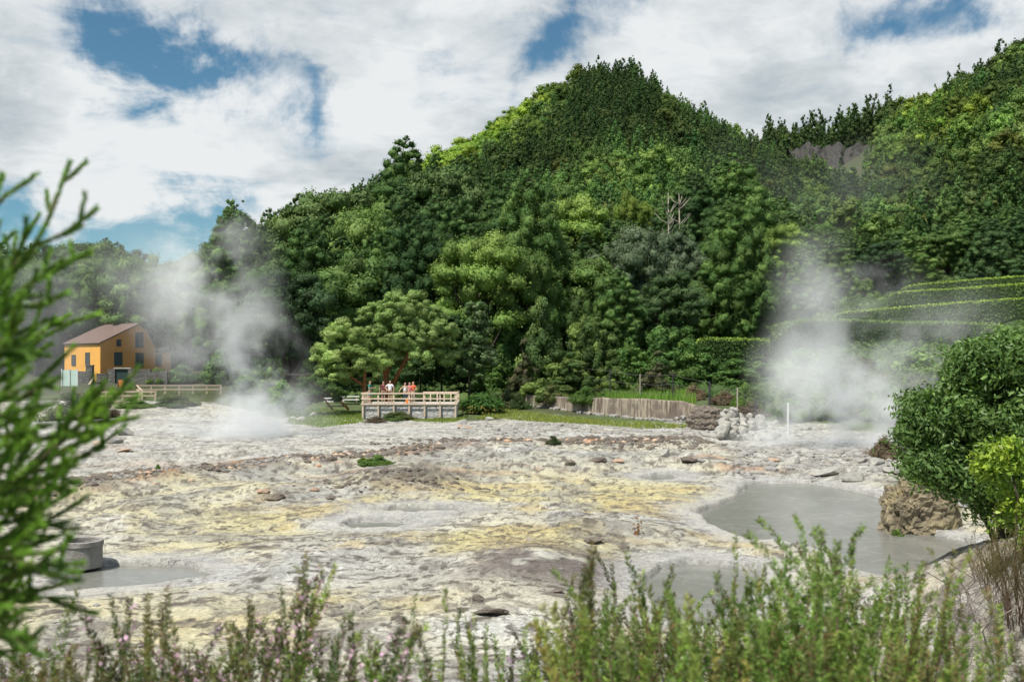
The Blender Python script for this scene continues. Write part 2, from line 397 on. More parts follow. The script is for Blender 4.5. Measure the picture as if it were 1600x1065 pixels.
def build_ground():
    rows = [-30, -20, -12, -6, -2]; y = 0.0
    while y < 97: rows.append(y); y += float(np.clip(y*y/7777*1.25, .05 if y > 12 else .2, .30))
    rows = np.array(rows)
    u = np.concatenate([np.linspace(-3, -.66, 24)[:-1], np.linspace(-.66, .66, 1150), np.linspace(.66, 3, 24)[1:]])
    U, YY = np.meshgrid(u, rows); XX = U*(np.maximum(YY, 0)+9)
    Z = ground_z(XX, YY)
    nr, nc = U.shape; V = np.stack([XX, YY, Z], -1).reshape(-1, 3)
    i = (np.arange(nr-1)[:, None]*nc+np.arange(nc-1)[None, :]).ravel(); F = np.stack([i, i+1, i+nc+1, i+nc], 1)
    X = XX.ravel(); Y = YY.ravel(); z = Z.ravel(); px = 800+FPX*X/np.maximum(Y, 2)
    # mineral colours: grey-white crust, sulphur yellow, ochre, rust, dark clay
    wx = X+2*(fbm(X*.3, Y*.3, 3, 101)-.5); wy = Y+2*(fbm(X*.3+5, Y*.3, 3, 102)-.5)
    pale = np.array([.50, .48, .385]); white = np.array([.53, .525, .495]); grey = np.array([.27, .272, .262]); yel = np.array([.53, .47, .23]); och = np.array([.45, .355, .155])
    rust = np.array([.40, .215, .115]); brown = np.array([.14, .122, .105]); clay = np.array([.40, .385, .345]); green = np.array([.075, .115, .03]); soil = np.array([.07, .055, .038])
    def blend(c, k, m): return c*(1-m[:, None])+k*m[:, None]
    c = np.ones((len(X), 3))*pale
    c = blend(c, white, S(.48, .66, fbm(wx*.28, wy*.28, 5, 111))*.9)
    c = blend(c, clay, S(.50, .66, fbm(wx*.35+40, wy*.35, 5, 112))*.7)
    zone = S(.3, .7, 1-np.abs((Y-32)/16))*S(150, 450, px)*(1-S(1250, 1400, px))
    zone = np.maximum(zone, .55*S(15, 18, Y)*(1-S(40, 46, Y)))
    c = blend(c, yel, S(.40, .60, fbm(wx*.22+7, wy*.30, 5, 113))*zone*.82)
    c = blend(c, och, S(.58, .72, fbm(wx*.45+17, wy*.6, 5, 114))*zone*.6)
    c = blend(c, grey, S(.54, .70, fbm(wx*.5+70, wy*.5, 5, 115))*.6)
    streak = S(.62, .72, fbm(wx*.10+3, wy*.9, 4, 116))*S(36, 40, Y)*(1-S(62, 75, Y))
    c = blend(c, rust, streak*.55*S(.4, .6, fbm(X*.4, Y*.4, 3, 117)))
    yl = np.interp(px, _rx, _rY)
    rid = np.exp(-((Y-yl-.3)/1.5)**2)*(1-S(1080, 1180, px))
    far = S(yl, yl+3, Y)*(1-S(66, 80, Y)); c = blend(c, np.array([.46, .452, .425]), far*.6)
    c = blend(c, grey, far*S(.56, .66, fbm(wx*.8+9, wy*.8, 4, 121))*.4)
    c = blend(c, brown*.8, rid*S(.25, .5, fbm(X*.8, Y*.8, 4, 118))*.95); c = blend(c, rust, rid*S(.58, .66, fbm(X*.9+4, Y*.9, 3, 119))*.8)
    for (mx, my, mr, mh), k, a in [(MOUNDS[0], np.array([.175, .16, .145]), .9), (MOUNDS[8], np.array([.16, .135, .125]), .9), (MOUNDS[9], np.array([.16, .135, .125]), .75), (MOUNDS[10], brown, .4), (MOUNDS[5], grey, .8), (MOUNDS[3], grey, .7), (MOUNDS[11], brown, .2)]:
        d2 = ((X-mx)**2+(.8*(Y-my))**2)/(mr*mr*1.1); c = blend(c, k, np.clip(np.exp(-d2*1.6)*1.35, 0, 1)*a*S(.28, .5, fbm(X*1.3, Y*1.3, 4, 122)))
    # speckle and crack stain at small scale
    c = blend(c, brown*1.2, S(.62, .72, fbm(X*1.6, Y*1.9, 4, 123))*.55)
    dash = S(.60, .68, fbm(wx*1.5+31, wy*3.2, 5, 128))*S(.40, .55, fbm(X*.25, Y*.25, 3, 129)); c = blend(c, brown, dash*.55*(1-.6*far))
    dash = S(.615, .655, fbm(wx*3.2+3, wy*5.4, 4, 130)); c = blend(c, brown*.7, dash*.8*(1-.4*far))
    crack = np.clip(1-np.abs(2*fbm(wx*.9, wy*1.3, 4, 125)-1)*14, 0, 1); c = blend(c, brown*.7, crack*.6)
    c *= (.90+.24*fbm(X*5, Y*5, 3, 126))[:, None]
    # wet rims of the pools
    for poly, pz in POOLS:
        P = np.array(poly); mm = (X > P[:, 0].min()-3) & (X < P[:, 0].max()+3) & (Y > P[:, 1].min()-4) & (Y < P[:, 1].max()+4)
        sd = pip(X[mm], Y[mm], poly)+.5*(fbm(X[mm]*1.1, Y[mm]*1.1, 3, 81)-.5)
        w = (1-S(.3, 1.6, sd))[:, None]; c[mm] = c[mm]*(1-w*.75)+np.array([.43, .425, .415])*w*.75; w = (1-S(.02, .25, sd))[:, None]; c[mm] = c[mm]*(1-w*.6)+np.array([.27, .265, .245])*w*.6
    # turf and soil
    gn = fbm(X*.35, Y*.35, 4, 131)-.5
    line = np.interp(px, [-900, 100, 330, 440, 560, 570, 715, 780, 815, 950, 1085, 1120, 1230, 1420, 2400], [86, 90, 92, 77, 78, 76, 76, 78, 84, 75, 68, 70, 66, 60, 60])
    gm = S(-.6, 1.2, Y-line+gn*5)
    c = blend(c, green, gm*.92)
    sm = S(.5, .65, fbm(X*.22, Y*.22, 3, 132))*gm; c = blend(c, soil, sm*.5)
    nb = (1-S(9.5, 13.5, Y+(fbm(X*.5, Y*.5, 3, 77)-.5)*3)); c = blend(c, np.array([.16, .13, .085]), nb*.75)
    rb = S(5.6, 9.5, X-.10*(Y-14)+1.2*(fbm(X*.3, Y*.3, 3, 8)-.5))*(1-S(21, 26, Y)); c = blend(c, np.array([.21, .18, .14]), rb*.7)
    wet = np.zeros(len(X))
    me = mesh_np('ground', V, F, GROUND_MAT, col=np.clip(c, 0, 1), smooth=True)
    o = put('ground', me); tag(o, 'pale sulphur-stained geothermal ground', None, None, 'structure'); return o
def build_hill():
    rows = np.concatenate([[96.9], np.arange(100, 200, 3.0), np.arange(200, 470, 5.0), np.arange(470, 1200, 30)])
    u = np.concatenate([np.linspace(-3, -.7, 16)[:-1], np.linspace(-.7, .7, 240), np.linspace(.7, 3, 16)[1:]])
    U, YY = np.meshgrid(u, rows); XX = U*(YY+9); Z = ground_z(XX, YY, False)+S(110, 140, YY)*2*(fbm(XX*.05, YY*.05, 4, 141)-.5)
    Z[0] = ground_z(XX[0], YY[0])-.02
    nr, nc = U.shape; V = np.stack([XX, YY, Z], -1).reshape(-1, 3)
    i = (np.arange(nr-1)[:, None]*nc+np.arange(nc-1)[None, :]).ravel(); F = np.stack([i, i+1, i+nc+1, i+nc], 1)
    X = XX.ravel(); Y = YY.ravel()
    n = fbm(X*.15, Y*.15, 4, 142)[:, None]; c = np.array([.045, .07, .02])*(1-n)+np.array([.06, .05, .03])*n
    o = put('hill', mesh_np('hill', V, F, HILL_MAT, col=c, smooth=True)); tag(o, 'steep wooded hillside', None, None, 'structure')
def build_water():
    for poly, pz in POOLS:
        P = np.array(poly); c = P.mean(0); Q = c+(P-c)*1.0
        # a sheet a little wider than the open water; its edge runs under the bank
        d = unit(P-c); Q = P+d*.35
        # fan
        V = np.concatenate([[c], Q]); V = np.concatenate([V, np.full((len(V), 1), pz)], 1); n = len(Q)
        F = np.array([(0, 1+i, 1+(i+1) % n) for i in range(n)])
        o = put('water', mesh_np('water', V, F, WATER_MAT)); tag(o, 'still grey mud pool', None, None, 'structure')
# ground material: colour from the stains attribute, fine crust from noise
def make_ground_mats():
    global GROUND_MAT, HILL_MAT, WATER_MAT
    GROUND_MAT, nt, p, out = mat('mineral_crust')
    tc = nt.new('ShaderNodeTexCoord').outputs['Object']
    a = nt.new('ShaderNodeAttribute', attribute_name='col').outputs['Color']
    n1 = nt.noise(tc, 9, 6, .65); n2 = nt.noise(tc, 32, 4, .6)
    vor = nt.new('ShaderNodeTexVoronoi', feature='DISTANCE_TO_EDGE'); vor.inputs['Scale'].default_value = 3.2
    wn = nt.noise(tc, 2.5, 3, .6, out='Color'); nt.link(nt.vmath('ADD', tc, nt.scale(wn, .6)), vor.inputs['Vector'])
    ck = nt.maprange(vor.outputs[0], 0, .035, 1, 0)
    f = nt.maprange(n1, .32, .68, .68, 1.22); c = nt.scale(a, f)
    c = nt.scale(c, nt.maprange(n2, .32, .68, .74, 1.2))
    sp = nt.maprange(nt.noise(tc, 14, 3, .7), .64, .70, 0, .6); c = nt.mix(sp, c, (.09, .08, .065, 1))
    gate = nt.maprange(nt.noise(tc, .5, 2, .5), .48, .6, 0, .5)
    c = nt.mix(nt.math('MULTIPLY', ck, gate), c, (.10, .085, .07, 1))
    nt.link(c, p.inputs['Base Color']); p.inputs['Roughness'].default_value = .85; p.inputs['Specular IOR Level'].default_value = .2
    h = nt.math('ADD', nt.math('MULTIPLY', n1, .7), nt.math('MULTIPLY', n2, .3))
    h = nt.math('SUBTRACT', h, nt.math('MULTIPLY', ck, gate))
    nt.link(nt.bump(h, .7, .12), p.inputs['Normal'])
    HILL_MAT, nt, p, out = mat('forest_floor')
    a = nt.new('ShaderNodeAttribute', attribute_name='col').outputs['Color']; tc = nt.new('ShaderNodeTexCoord').outputs['Object']
    nt.link(nt.scale(a, nt.maprange(nt.noise(tc, .8, 6, .7), .3, .7, .6, 1.3)), p.inputs['Base Color']); p.inputs['Roughness'].default_value = .95
    WATER_MAT, nt, p, out = mat('grey_mud_water')
    tc = nt.new('ShaderNodeTexCoord').outputs['Object']; n = nt.noise(tc, .45, 4, .55, .6); n2 = nt.noise(tc, 3.5, 5, .6)
    c = nt.ramp(n, [(.3, (.155, .157, .138)), (.7, (.20, .20, .18))])
    fo = nt.math('MULTIPLY', nt.maprange(nt.noise(tc, 9, 6, .75), .60, .70, 0, .8), nt.maprange(nt.noise(tc, .6, 3, .5), .45, .62, 0, 1)); c = nt.mix(fo, c, (.36, .36, .335, 1)); sc = nt.maprange(nt.noise(tc, 1.1, 5, .6, 1.5), .54, .60, 0, .35); c = nt.mix(sc, c, (.27, .27, .25, 1))
    nt.link(c, p.inputs['Base Color']); p.inputs['Roughness'].default_value = .22; p.inputs['Specular IOR Level'].default_value = .45
    nt.link(nt.bump(n2, .25, .04), p.inputs['Normal'])
# ================================================================== TREES
def wood_mesh(name, paths, m, n=6):
    mb = MB()
    for pts, rad in paths: mb.tube(pts, rad, n)
    return mb.mesh(name, m, True)
CEDAR = (.062, .120, .034); CEDAR_HOT = (.110, .185, .052)
def cedar_meshes(seed, h, rad, col=CEDAR, hot=CEDAR_HOT, per=190, leaf=.20, base=.08, blunt=.55):
    """a cedar: whorls of round foliage tufts on short limbs round a straight trunk"""
    rg = np.random.default_rng(seed); C = []; Rr = []; limbs = []
    def prof(t, a): return rad*((1-t)**blunt)*(.6+.4*min(1, t*5+.3))*(1+.13*math.sin(2*a+seed+4*t)+.08*math.sin(5*a-7*t))
    sp = rg.uniform(1.25, 1.85); z = base*h
    while z < h*.985:
        t = (z-base*h)/(h*(1-base)); rr = prof(t, 0); f = min(1, .42+2.0*(1-t)); k = max(1, int(round(6.283*rr/(sp*f)*.92))); a0 = rg.random()*6.28
        for i in range(k):
            a = a0+6.28*i/k+rg.normal()*.22; r = max(.1, prof(t, a)+rg.normal()*.35*f); cr = (.62+.075*rr)*rg.uniform(.62, 1.35)*(sp/1.5)**.8*f
            C.append((math.cos(a)*r, math.sin(a)*r, z+rg.normal()*.42-.12*r)); Rr.append(cr)
            if rr > 2 and rg.random() < .30: r2 = r+.6; C.append((math.cos(a)*r2, math.sin(a)*r2, z+rg.normal()*.5-.25*r)); Rr.append(cr*.7)
            if rg.random() < .25: limbs.append(([(0, 0, z-.5), (math.cos(a)*r*.6, math.sin(a)*r*.6, z-.25), (math.cos(a)*r, math.sin(a)*r, z)], [.09, .06, .03]))
        z += sp*.80*f*rg.uniform(.8, 1.15)
    C.append((0, 0, h-.3)); Rr.append(.36)
    for zz in np.arange(base*h+1, h*.9, 1.6):      # the leafy inside of the crown
        t = (zz-base*h)/(h*(1-base)); C.append((0, 0, zz)); Rr.append(max(.4, rad*(1-t)**blunt*.62))
    crown = clump_mesh('crown', C, Rr, per, leaf, rg, LEAF, squash=(1, 1, rg.uniform(.85, 1.25)), colr=col, hot=hot, hotfrac=.45)
    tr = [([(0, 0, -1.2), (0, 0, h*.35), (rg.normal()*.15, rg.normal()*.15, h*.93)], [h*.014, h*.010, .03])]+limbs
    return crown, wood_mesh('trunk', tr, BARK)
def broad_meshes(seed, h, w, col, hot, per=200, leaf=.24, nclump=60, base=.3, hotfrac=.5, flat=.8, trunk=None, clump=(.075, .15), jitter=.42, lump=.9, squash=.72, bark=None, mat_=None, open_=.0):
    """a round-headed tree: forked trunk, limbs, and many leaf clumps over the crown"""
    rg = np.random.default_rng(seed)
    cz = h*(base+(1-base)*.5); rz = h*(1-base)*.5; C = []; Rr = []
    tries = 0
    while len(C) < nclump and tries < 9000:
        tries += 1
        d = rand_dirs(1, rg, .25)[0]; q = rg.uniform(.55, 1.0)**.6
        lob = .78+.34*math.sin(3*math.atan2(d[1], d[0])+seed)+.14*math.sin(5*d[2]+2*seed)
        p = np.array([d[0]*w*.5*q*lob, d[1]*w*.5*q*lob, cz+d[2]*rz*q*flat+rz*(1-flat)*.4])
        r = w*rg.uniform(*clump)
        if any(np.linalg.norm(p-c) < (.55+open_)*(r+s) for c, s in zip(C, Rr)): 
            if rg.random() > .04: continue
        C.append(p); Rr.append(r)
    crown = clump_mesh('crown', C, Rr, per, leaf, rg, mat_ or LEAF, squash=(1, 1, squash), jitter=jitter, up=.25, lump=lump, colr=col, hot=hot, hotfrac=hotfrac)
    tr = []; f = h*base*.75
    tr.append(([(0, 0, -1), (rg.normal()*.1, rg.normal()*.1, f)], [h*.022+.05, h*.018+.03]))
    for i in range(min(9, len(C))):
        c_ = C[int(i*len(C)/9) % len(C)]; mid = np.array([c_[0]*.45, c_[1]*.45, f+(c_[2]-f)*.55])+rg.normal(size=3)*.2
        tr.append(([(0, 0, f*.96), mid, c_], [h*.013+.03, h*.009+.02, .03]))
    if trunk: tr = trunk
    return crown, wood_mesh('trunk', tr, bark or BARK)
def make_tree(name, meshes, label, cat, loc, rz=0, sc=1.0, group=None, sz=None):
    t = thing(name, label, cat, loc, rz, group, sc)
    if sz: t.scale = (sc, sc, sc*sz)
    put('crown', meshes[0], t); put('trunk', meshes[1], t); return t
def scatter(name, pts, rot, scl, idx, tint, protos, label):
    """one mass of far trees: points with geometry-nodes instances"""
    cl = bpy.data.collections.new(name+'_kinds')
    for i, me in enumerate(protos):
        o = bpy.data.objects.new('%s_kind_%02d' % (name, i), me); cl.objects.link(o)
    me = bpy.data.meshes.new(name); me.vertices.add(len(pts)); me.vertices.foreach_set('co', np.asarray(pts, np.float32).ravel())
    for k, v, ty in (('rot', rot, 'FLOAT'), ('scl', scl, 'FLOAT'), ('idx', idx, 'INT')):
        a = me.attributes.new(k, ty, 'POINT'); a.data.foreach_set('value', np.asarray(v, np.float32 if ty == 'FLOAT' else np.int32))
    a = me.attributes.new('tint', 'FLOAT_COLOR', 'POINT'); t4 = np.ones((len(pts), 4), np.float32); t4[:, :3] = tint; a.data.foreach_set('color', t4.ravel())
    o = put(name, me); tag(o, label, None, None, 'stuff')
    g = bpy.data.node_groups.new(name, 'GeometryNodeTree')
    g.interface.new_socket('Geometry', in_out='INPUT', socket_type='NodeSocketGeometry'); g.interface.new_socket('Geometry', in_out='OUTPUT', socket_type='NodeSocketGeometry')
    N = g.nodes; L = g.links
    gi = N.new('NodeGroupInput'); go = N.new('NodeGroupOutput'); ip = N.new('GeometryNodeInstanceOnPoints'); ci = N.new('GeometryNodeCollectionInfo')
    ci.inputs['Collection'].default_value = cl; ci.inputs['Separate Children'].default_value = True; ci.inputs['Reset Children'].default_value = True
    def attr(nm, ty):
        nd = N.new('GeometryNodeInputNamedAttribute'); nd.data_type = ty; nd.inputs['Name'].default_value = nm; return nd.outputs['Attribute']
    cx = N.new('ShaderNodeCombineXYZ'); L.new(attr('rot', 'FLOAT'), cx.inputs[2])
    mp = N.new('GeometryNodeMeshToPoints'); L.new(gi.outputs[0], mp.inputs[0])
    L.new(mp.outputs[0], ip.inputs['Points']); L.new(ci.outputs[0], ip.inputs['Instance']); ip.inputs['Pick Instance'].default_value = True
    L.new(attr('idx', 'INT'), ip.inputs['Instance Index']); L.new(cx.outputs[0], ip.inputs['Rotation']); L.new(attr('scl', 'FLOAT'), ip.inputs['Scale'])
    L.new(ip.outputs[0], go.inputs[0])
    md = o.modifiers.new('trees', 'NODES'); md.node_group = g
    return o
def far_conifer(seed, h=10.0, rad=2.7, pointed=True):
    rg = np.random.default_rng(seed); C = []; Rr = []; z = .8
    while z < h*.97:
        t = z/h; rr = rad*(1-t)**(.8 if pointed else .55); k = max(1, int(round(rr*1.9)))
        a0 = rg.random()*6.28
        for i in range(k):
            a = a0+6.28*i/k+rg.normal()*.3; r = rr*rg.uniform(.5, 1.0); C.append((math.cos(a)*r, math.sin(a)*r, z-.2*r)); Rr.append((.32+.17*rr)*rg.uniform(.75, 1.25))
        z += (.5+.22*rr)*rg.uniform(.8, 1.2)
    C.append((0, 0, h-.2)); Rr.append(.28)
    return clump_mesh('far_conifer', C, Rr, 40, .34, rg, LEAF_FAR, squash=(1, 1, 1.25), colr=CEDAR, hot=CEDAR_HOT, hotfrac=.4, sub=1)
def far_broad(seed, h=8.0, w=7.0, per=60, leaf=.38):
    rg = np.random.default_rng(seed); C = []; Rr = []
    for i in range(22):
        d = rand_dirs(1, rg, .35)[0]; q = rg.uniform(.55, 1)
        C.append((d[0]*w*.42*q, d[1]*w*.42*q, h*.52+d[2]*h*.42*q)); Rr.append(w*rg.uniform(.11, .2))
    return clump_mesh('far_broadleaf', C, Rr, per, leaf, rg, LEAF_FAR, colr=(.10, .165, .042), hot=(.14, .21, .06), hotfrac=.4, sub=1)
def jitter_grid(x0, x1, y0, y1, s, rg):
    gx, gy = np.meshgrid(np.arange(x0, x1, s), np.arange(y0, y1, s)); p = np.stack([gx.ravel(), gy.ravel()], 1); p[:, 0] += (np.round(p[:, 1]/s) % 2)*s*.5
    return p+rg.uniform(-.38, .38, p.shape)*s
def build_forest():
    global LEAF, LEAF_FAR, BARK, BARK_RED, BARK_PALE, LEAF_GLOSS
    LEAF = leaf_material('foliage', .2, .65, .12, .27); LEAF_GLOSS = leaf_material('glossy_foliage', .25, .48, .3, .12)
    LEAF_FAR = leaf_material('far_foliage', .2, .7, .15, instancer=True)
    global TWIG; TWIG = basic('green_twig', (.10, .085, .04), .8, .2, 20, .1); BARK = basic('bark', (.075, .06, .048), .9, .35, 5, .5, .1, stretch=(1, 1, .15)); BARK_RED = basic('red_bark', (.26, .115, .05), .85, .35, 5, .4, .1, stretch=(1, 1, .2)); BARK_PALE = basic('pale_bark', (.36, .32, .26), .85, .25, 5, .3, .1, stretch=(1, 1, .2))
    rg = np.random.default_rng(11)
    # --- big cedars of the near forest: each tree a thing
    ced = [cedar_meshes(100+i, h, r) for i, (h, r) in enumerate([(24, 5.2), (25, 4.5), (22, 5.2), (26, 4.3), (23, 5.0), (21, 4.8)])]
    ced += [cedar_meshes(120+i, h, r, col=(.085, .15, .045), hot=(.15, .225, .07)) for i, (h, r) in enumerate([(20, 5.2), (18, 5.0)])]
    bl = [broad_meshes(200+i, h, w, col, hot, nclump=105, base=.2) for i, (h, w, col, hot) in enumerate([
        (13, 11, (.075, .135, .04), (.115, .185, .055)), (11, 10, (.10, .17, .045), (.15, .225, .065)), (14, 10, (.062, .11, .04), (.09, .145, .055)), (10, 9, (.125, .19, .055), (.18, .25, .08))])]
    silver = broad_meshes(230, 15, 12, (.125, .17, .085), (.185, .235, .125), nclump=110, base=.2, leaf=.26)
    bright = broad_meshes(231, 12, 9, (.20, .29, .045), (.28, .35, .06), nclump=60, base=.2)
    fresh = broad_meshes(232, 13, 10, (.135, .22, .05), (.19, .275, .07), nclump=70, base=.2)
    # where the near forest stands
    p = jitter_grid(-60, 100, 98, 182, 7.0, rg); px = 800+FPX*p[:, 0]/p[:, 1]
    front = np.interp(px, [300, 345, 420, 560, 700, 800, 900, 1010, 1100, 1200, 1290, 1400, 1700], [150, 128, 112, 106, 107, 104, 104, 106, 110, 118, 122, 133, 132])
    depth = np.interp(px, [300, 340, 420, 700, 900, 1100, 1300, 1700], [170, 178, 182, 182, 182, 182, 180, 176])
    keep = (px > 322) & (px < 1660) & (p[:, 1] > front) & (p[:, 1] < depth)
    p = p[keep]; px = px[keep]; z = ground_z(p[:, 0], p[:, 1], False)
    KEEP = [(995, 42, 118, 415), (1050, 34, 128, 405), (985, 30, 150, 340), (755, 48, 104, 430), (812, 36, 106, 440), (1148, 34, 150, 300), (1085, 28, 148, 320), (1050, 14, 140, 345), (632, 30, 160, 262), (455, 50, 102, 500), (700, 30, 152, 300), (890, 40, 135, 350), (575, 36, 130, 360), (1225, 32, 140, 380), (520, 34, 134, 330)]
    # tallest crowns allowed along the skyline of the near mass
    sky = np.interp(px, [320, 335, 370, 405, 430, 480, 510, 560, 600, 632, 660, 690, 720, 760, 820, 880, 940, 1000, 1060, 1130, 1160, 1200, 1260, 1320, 1420, 1500, 1700], [370, 335, 276, 262, 258, 252, 246, 262, 248, 216, 236, 214, 222, 240, 258, 292, 318, 318, 285, 262, 246, 285, 330, 352, 345, 330, 300])
    order = np.argsort(p[:, 1]); n_c = 0
    spots = []
    for i in order:
        X, Y = p[i]; top = CAM_Z+(HROW-sky[i])*Y/FPX-z[i]
        h = min(top, rg.uniform(19, 27)*(1.0 if Y > 118 else .9)); 
        h *= rg.uniform(.72, 1.0)
        for kx, kw, kY, krow in KEEP:
            if abs(px[i]-kx) < kw+14 and Y < kY-1: h = min(h, CAM_Z+(HROW-krow)*Y/FPX-z[i])
            if abs(px[i]-kx) < 9 and abs(Y-kY) < 4: h = 0
        if h < 5: continue
        spots.append((X, Y, z[i], h, px[i]))
    for X, Y, z_, h, q in spots:
        r = rg.random(); wood = .16 if q < 560 else .28 if q < 1150 else .30
        if r < wood and h < 20:
            k = int(rg.integers(0, 4)); hh = (13, 11, 14, 10)[k]; s = min(1.35, h/hh)*rg.uniform(.8, 1)
            make_tree('broadleaf_tree', bl[k], 'round-headed mid-green broadleaf tree standing among the dark cedars', 'tree', (X, Y, z_-.3), rg.random()*6.28, s, 'broadleaf trees among the cedars')
        else:
            k = int(rg.integers(0, 8)) if q > 750 else int(rg.integers(0, 6)); hh = (24, 25, 22, 26, 23, 21, 20, 18)[k]; s = h/hh
            t = make_tree('cedar_tree', ced[k], 'tall dark green cedar with round foliage tufts in the near hillside forest', 'tree', (X, Y, z_-.3), rg.random()*6.28, s, 'cedars of the near hillside forest')
            w = min(1.35, max(1.0, (1/s)**.5)); t.scale = (s*w, s*w, s)
    def at(px_, Y): X = (px_-800)*Y/FPX; return (X, Y, float(ground_z(np.array([X]), np.array([Y]), False)[0])-.2)
    def top_scale(px_, Y, row, h): q = at(px_, Y); return (CAM_Z+(HROW-row)*Y/FPX-q[2])/h
    def special(name, ms, h, px_, Y, row, label, wide=1.0):
        s = top_scale(px_, Y, row, h); t = make_tree(name, ms, label, 'tree', at(px_, Y), rg.random()*6.28, s); t.scale = (s*wide, s*wide, s); return t
    special('broadleaf_tree', silver, 15, 995, 118, 352, 'silvery grey-green round tree standing out below the cedars near the dead trees', .8)
    special('broadleaf_tree', silver, 15, 1050, 128, 360, 'second silvery round tree, beside the larger silvery one below the cedars', .7)
    special('broadleaf_tree', bright, 12, 985, 150, 300, 'bright yellow-green tree between dark cedars mid-slope', .55)
    special('broadleaf_tree', fresh, 13, 755, 101, 358, 'fresh green layered tree with flat leaf tiers above the lookout platform', .8)
    special('broadleaf_tree', fresh, 13, 812, 103, 375, 'smaller fresh green tree beside the layered one above the platform', .65)
    special('broadleaf_tree', bl[2], 14, 455, 100, 418, 'dark glossy spreading tree at the forest foot beside the wooden hut', 1.0)
    special('cedar_tree', ced[2], 22, 1148, 150, 240, 'pale-topped rounded cedar rising above the others right of the dead trees', 1.35)
    special('cedar_tree', ced[0], 24, 1085, 148, 268, 'bushy cedar rising just left of the pale-topped rounded one', 1.2)
    special('cedar_tree', ced[0], 24, 632, 160, 214, 'tallest cedar with pointed top on the forest skyline below the peak', 1.2)
    special('broadleaf_tree', fresh, 13, 890, 135, 300, 'light green broad tree below the mountain face, right of the tallest cedars', .8)
    special('broadleaf_tree', bl[3], 10, 700, 152, 262, 'yellowish green tree in the cedar slope above the layered fresh green tree', .8)
    special('broadleaf_tree', bl[1], 11, 575, 130, 322, 'soft green rounded tree halfway up the cedar slope over the light round tree', .8)
    special('broadleaf_tree', fresh, 13, 1225, 140, 345, 'light green tree at the left of the valley mist above the round-ended hedge', .7)
    special('broadleaf_tree', bl[3], 10, 520, 134, 296, 'lighter rounded tree high on the left part of the cedar slope', .8)
    # dead bare trees
    for px_, Y, row, lab in ((1043, 140, 300, 'bare whitish dead tree mid-slope among green crowns'), (1060, 141, 302, 'thinner bare dead tree just beside the whitish one')):
        q = at(px_, Y); h = (CAM_Z+(HROW-row)*Y/FPX-q[2]); paths = [([(0, 0, 0), (.2, 0, h*.6), (.1, .1, h)], [.22, .15, .03])]
        for i in range(16):
            zz = h*rg.uniform(.6, .95); a = rg.random()*6.28; L = rg.uniform(.8, 2.2); paths.append(([(.15, 0, zz), (math.cos(a)*L*.5, math.sin(a)*L*.5, zz+L*.3), (math.cos(a)*L, math.sin(a)*L, zz+L*.9)], [.07, .05, .02]))
        t = thing('dead_tree', lab, 'tree', q); put('trunk', wood_mesh('trunk', paths, BARK_PALE), t)
    # --- left wood behind the house
    p = jitter_grid(-125, -28, 138, 225, 7.6, rg); px = 800+FPX*p[:, 0]/p[:, 1]; keep = (px > -80) & (px < 365); p = p[keep]; px = px[keep]; z = ground_z(p[:, 0], p[:, 1], False)
    skyl = np.interp(px, [-100, 0, 60, 110, 165, 200, 260, 300, 330, 370], [365, 372, 378, 374, 366, 382, 392, 392, 372, 330])
    for i in np.argsort(p[:, 1]):
        X, Y = p[i]; h = min(CAM_Z+(HROW-skyl[i])*Y/FPX-z[i], rg.uniform(13, 18) if Y < 195 else 26)*rg.uniform(.8, 1.0)
        if h < 5: continue
        if Y > 205 and rg.random() < .55:
            k = int(rg.integers(0, 6)); s = h/(24, 25, 22, 26, 23, 21)[k]; t = make_tree('cedar_tree', ced[k], 'small dark conifer on the low wooded ridge behind the orange house', 'tree', (X, Y, z[i]-.3), rg.random()*6.28, s, 'conifers on the ridge behind the house'); w = (1/s)**.5; t.scale = (s*w, s*w, s)
        else:
            k = int(rg.integers(0, 4)); hh = (13, 11, 14, 10)[k]; s = h/hh; t = make_tree('broadleaf_tree', bl[k], 'full green broadleaf tree in the wood behind the orange house', 'tree', (X, Y, z[i]-.3), rg.random()*6.28, s, 'broadleaf trees behind the orange house'); t.scale = (s*.85, s*.85, s)
    # --- far forest: too many to count, one mass per kind
    fc = [far_conifer(300+i, 10, 2.5+.3*(i % 3), i < 5) for i in range(6)]; fb = [far_broad(330+i) for i in range(4)]
    P = jitter_grid(-170, 560, 172, 560, 5.2, rg); px = 800+FPX*P[:, 0]/P[:, 1]
    base = np.interp(px, [300, 1700], [178, 176])
    keep = (px > 395) & (px < 2250) & ((P[:, 1] > base) | (px > 1660)) & ((px < 1720) | (P[:, 0] % 2 < 1.5)) & (P[:, 1] < 452)
    P = P[keep]; px = px[keep]; z = ground_z(P[:, 0], P[:, 1], False)+2*(fbm(P[:, 0]*.05, P[:, 1]*.05, 4, 141)-.5)
    thin = rg.random(len(P)); Yr = P[:, 1]
    row = HROW-(z-CAM_Z)*FPX/Yr
    cliff = (px > 1215) & (px < 1375) & (Yr > 330) & (Yr < 401)
    green = (px > 1290) & (px < 1375) & (row > 262) & (row < 305)
    bright_zone = (px > 640) & (px < 930) & (Yr > np.interp(px, [640, 700, 780, 860, 930], [345, 330, 345, 385, 428]))  # left ridge tinted up: yellower wood, plus its sunshine put into the colour
    mid_bright = np.clip(fbm(P[:, 0]*.03+4, P[:, 1]*.03, 3, 151)-.5, 0, 1)*6
    broad = (rg.random(len(P)) < np.where(bright_zone, .96, np.where(px > 1380, .34, np.where((px > 930) & (Yr > 330), .05, .16))+.35*np.clip(mid_bright, 0, 1))) | green
    ok = ~cliff & ~(green & (thin < .2)) & ~((px < 640) & (broad) & (Yr > 380))
    ridge = (Yr > 396) & (px > 640)
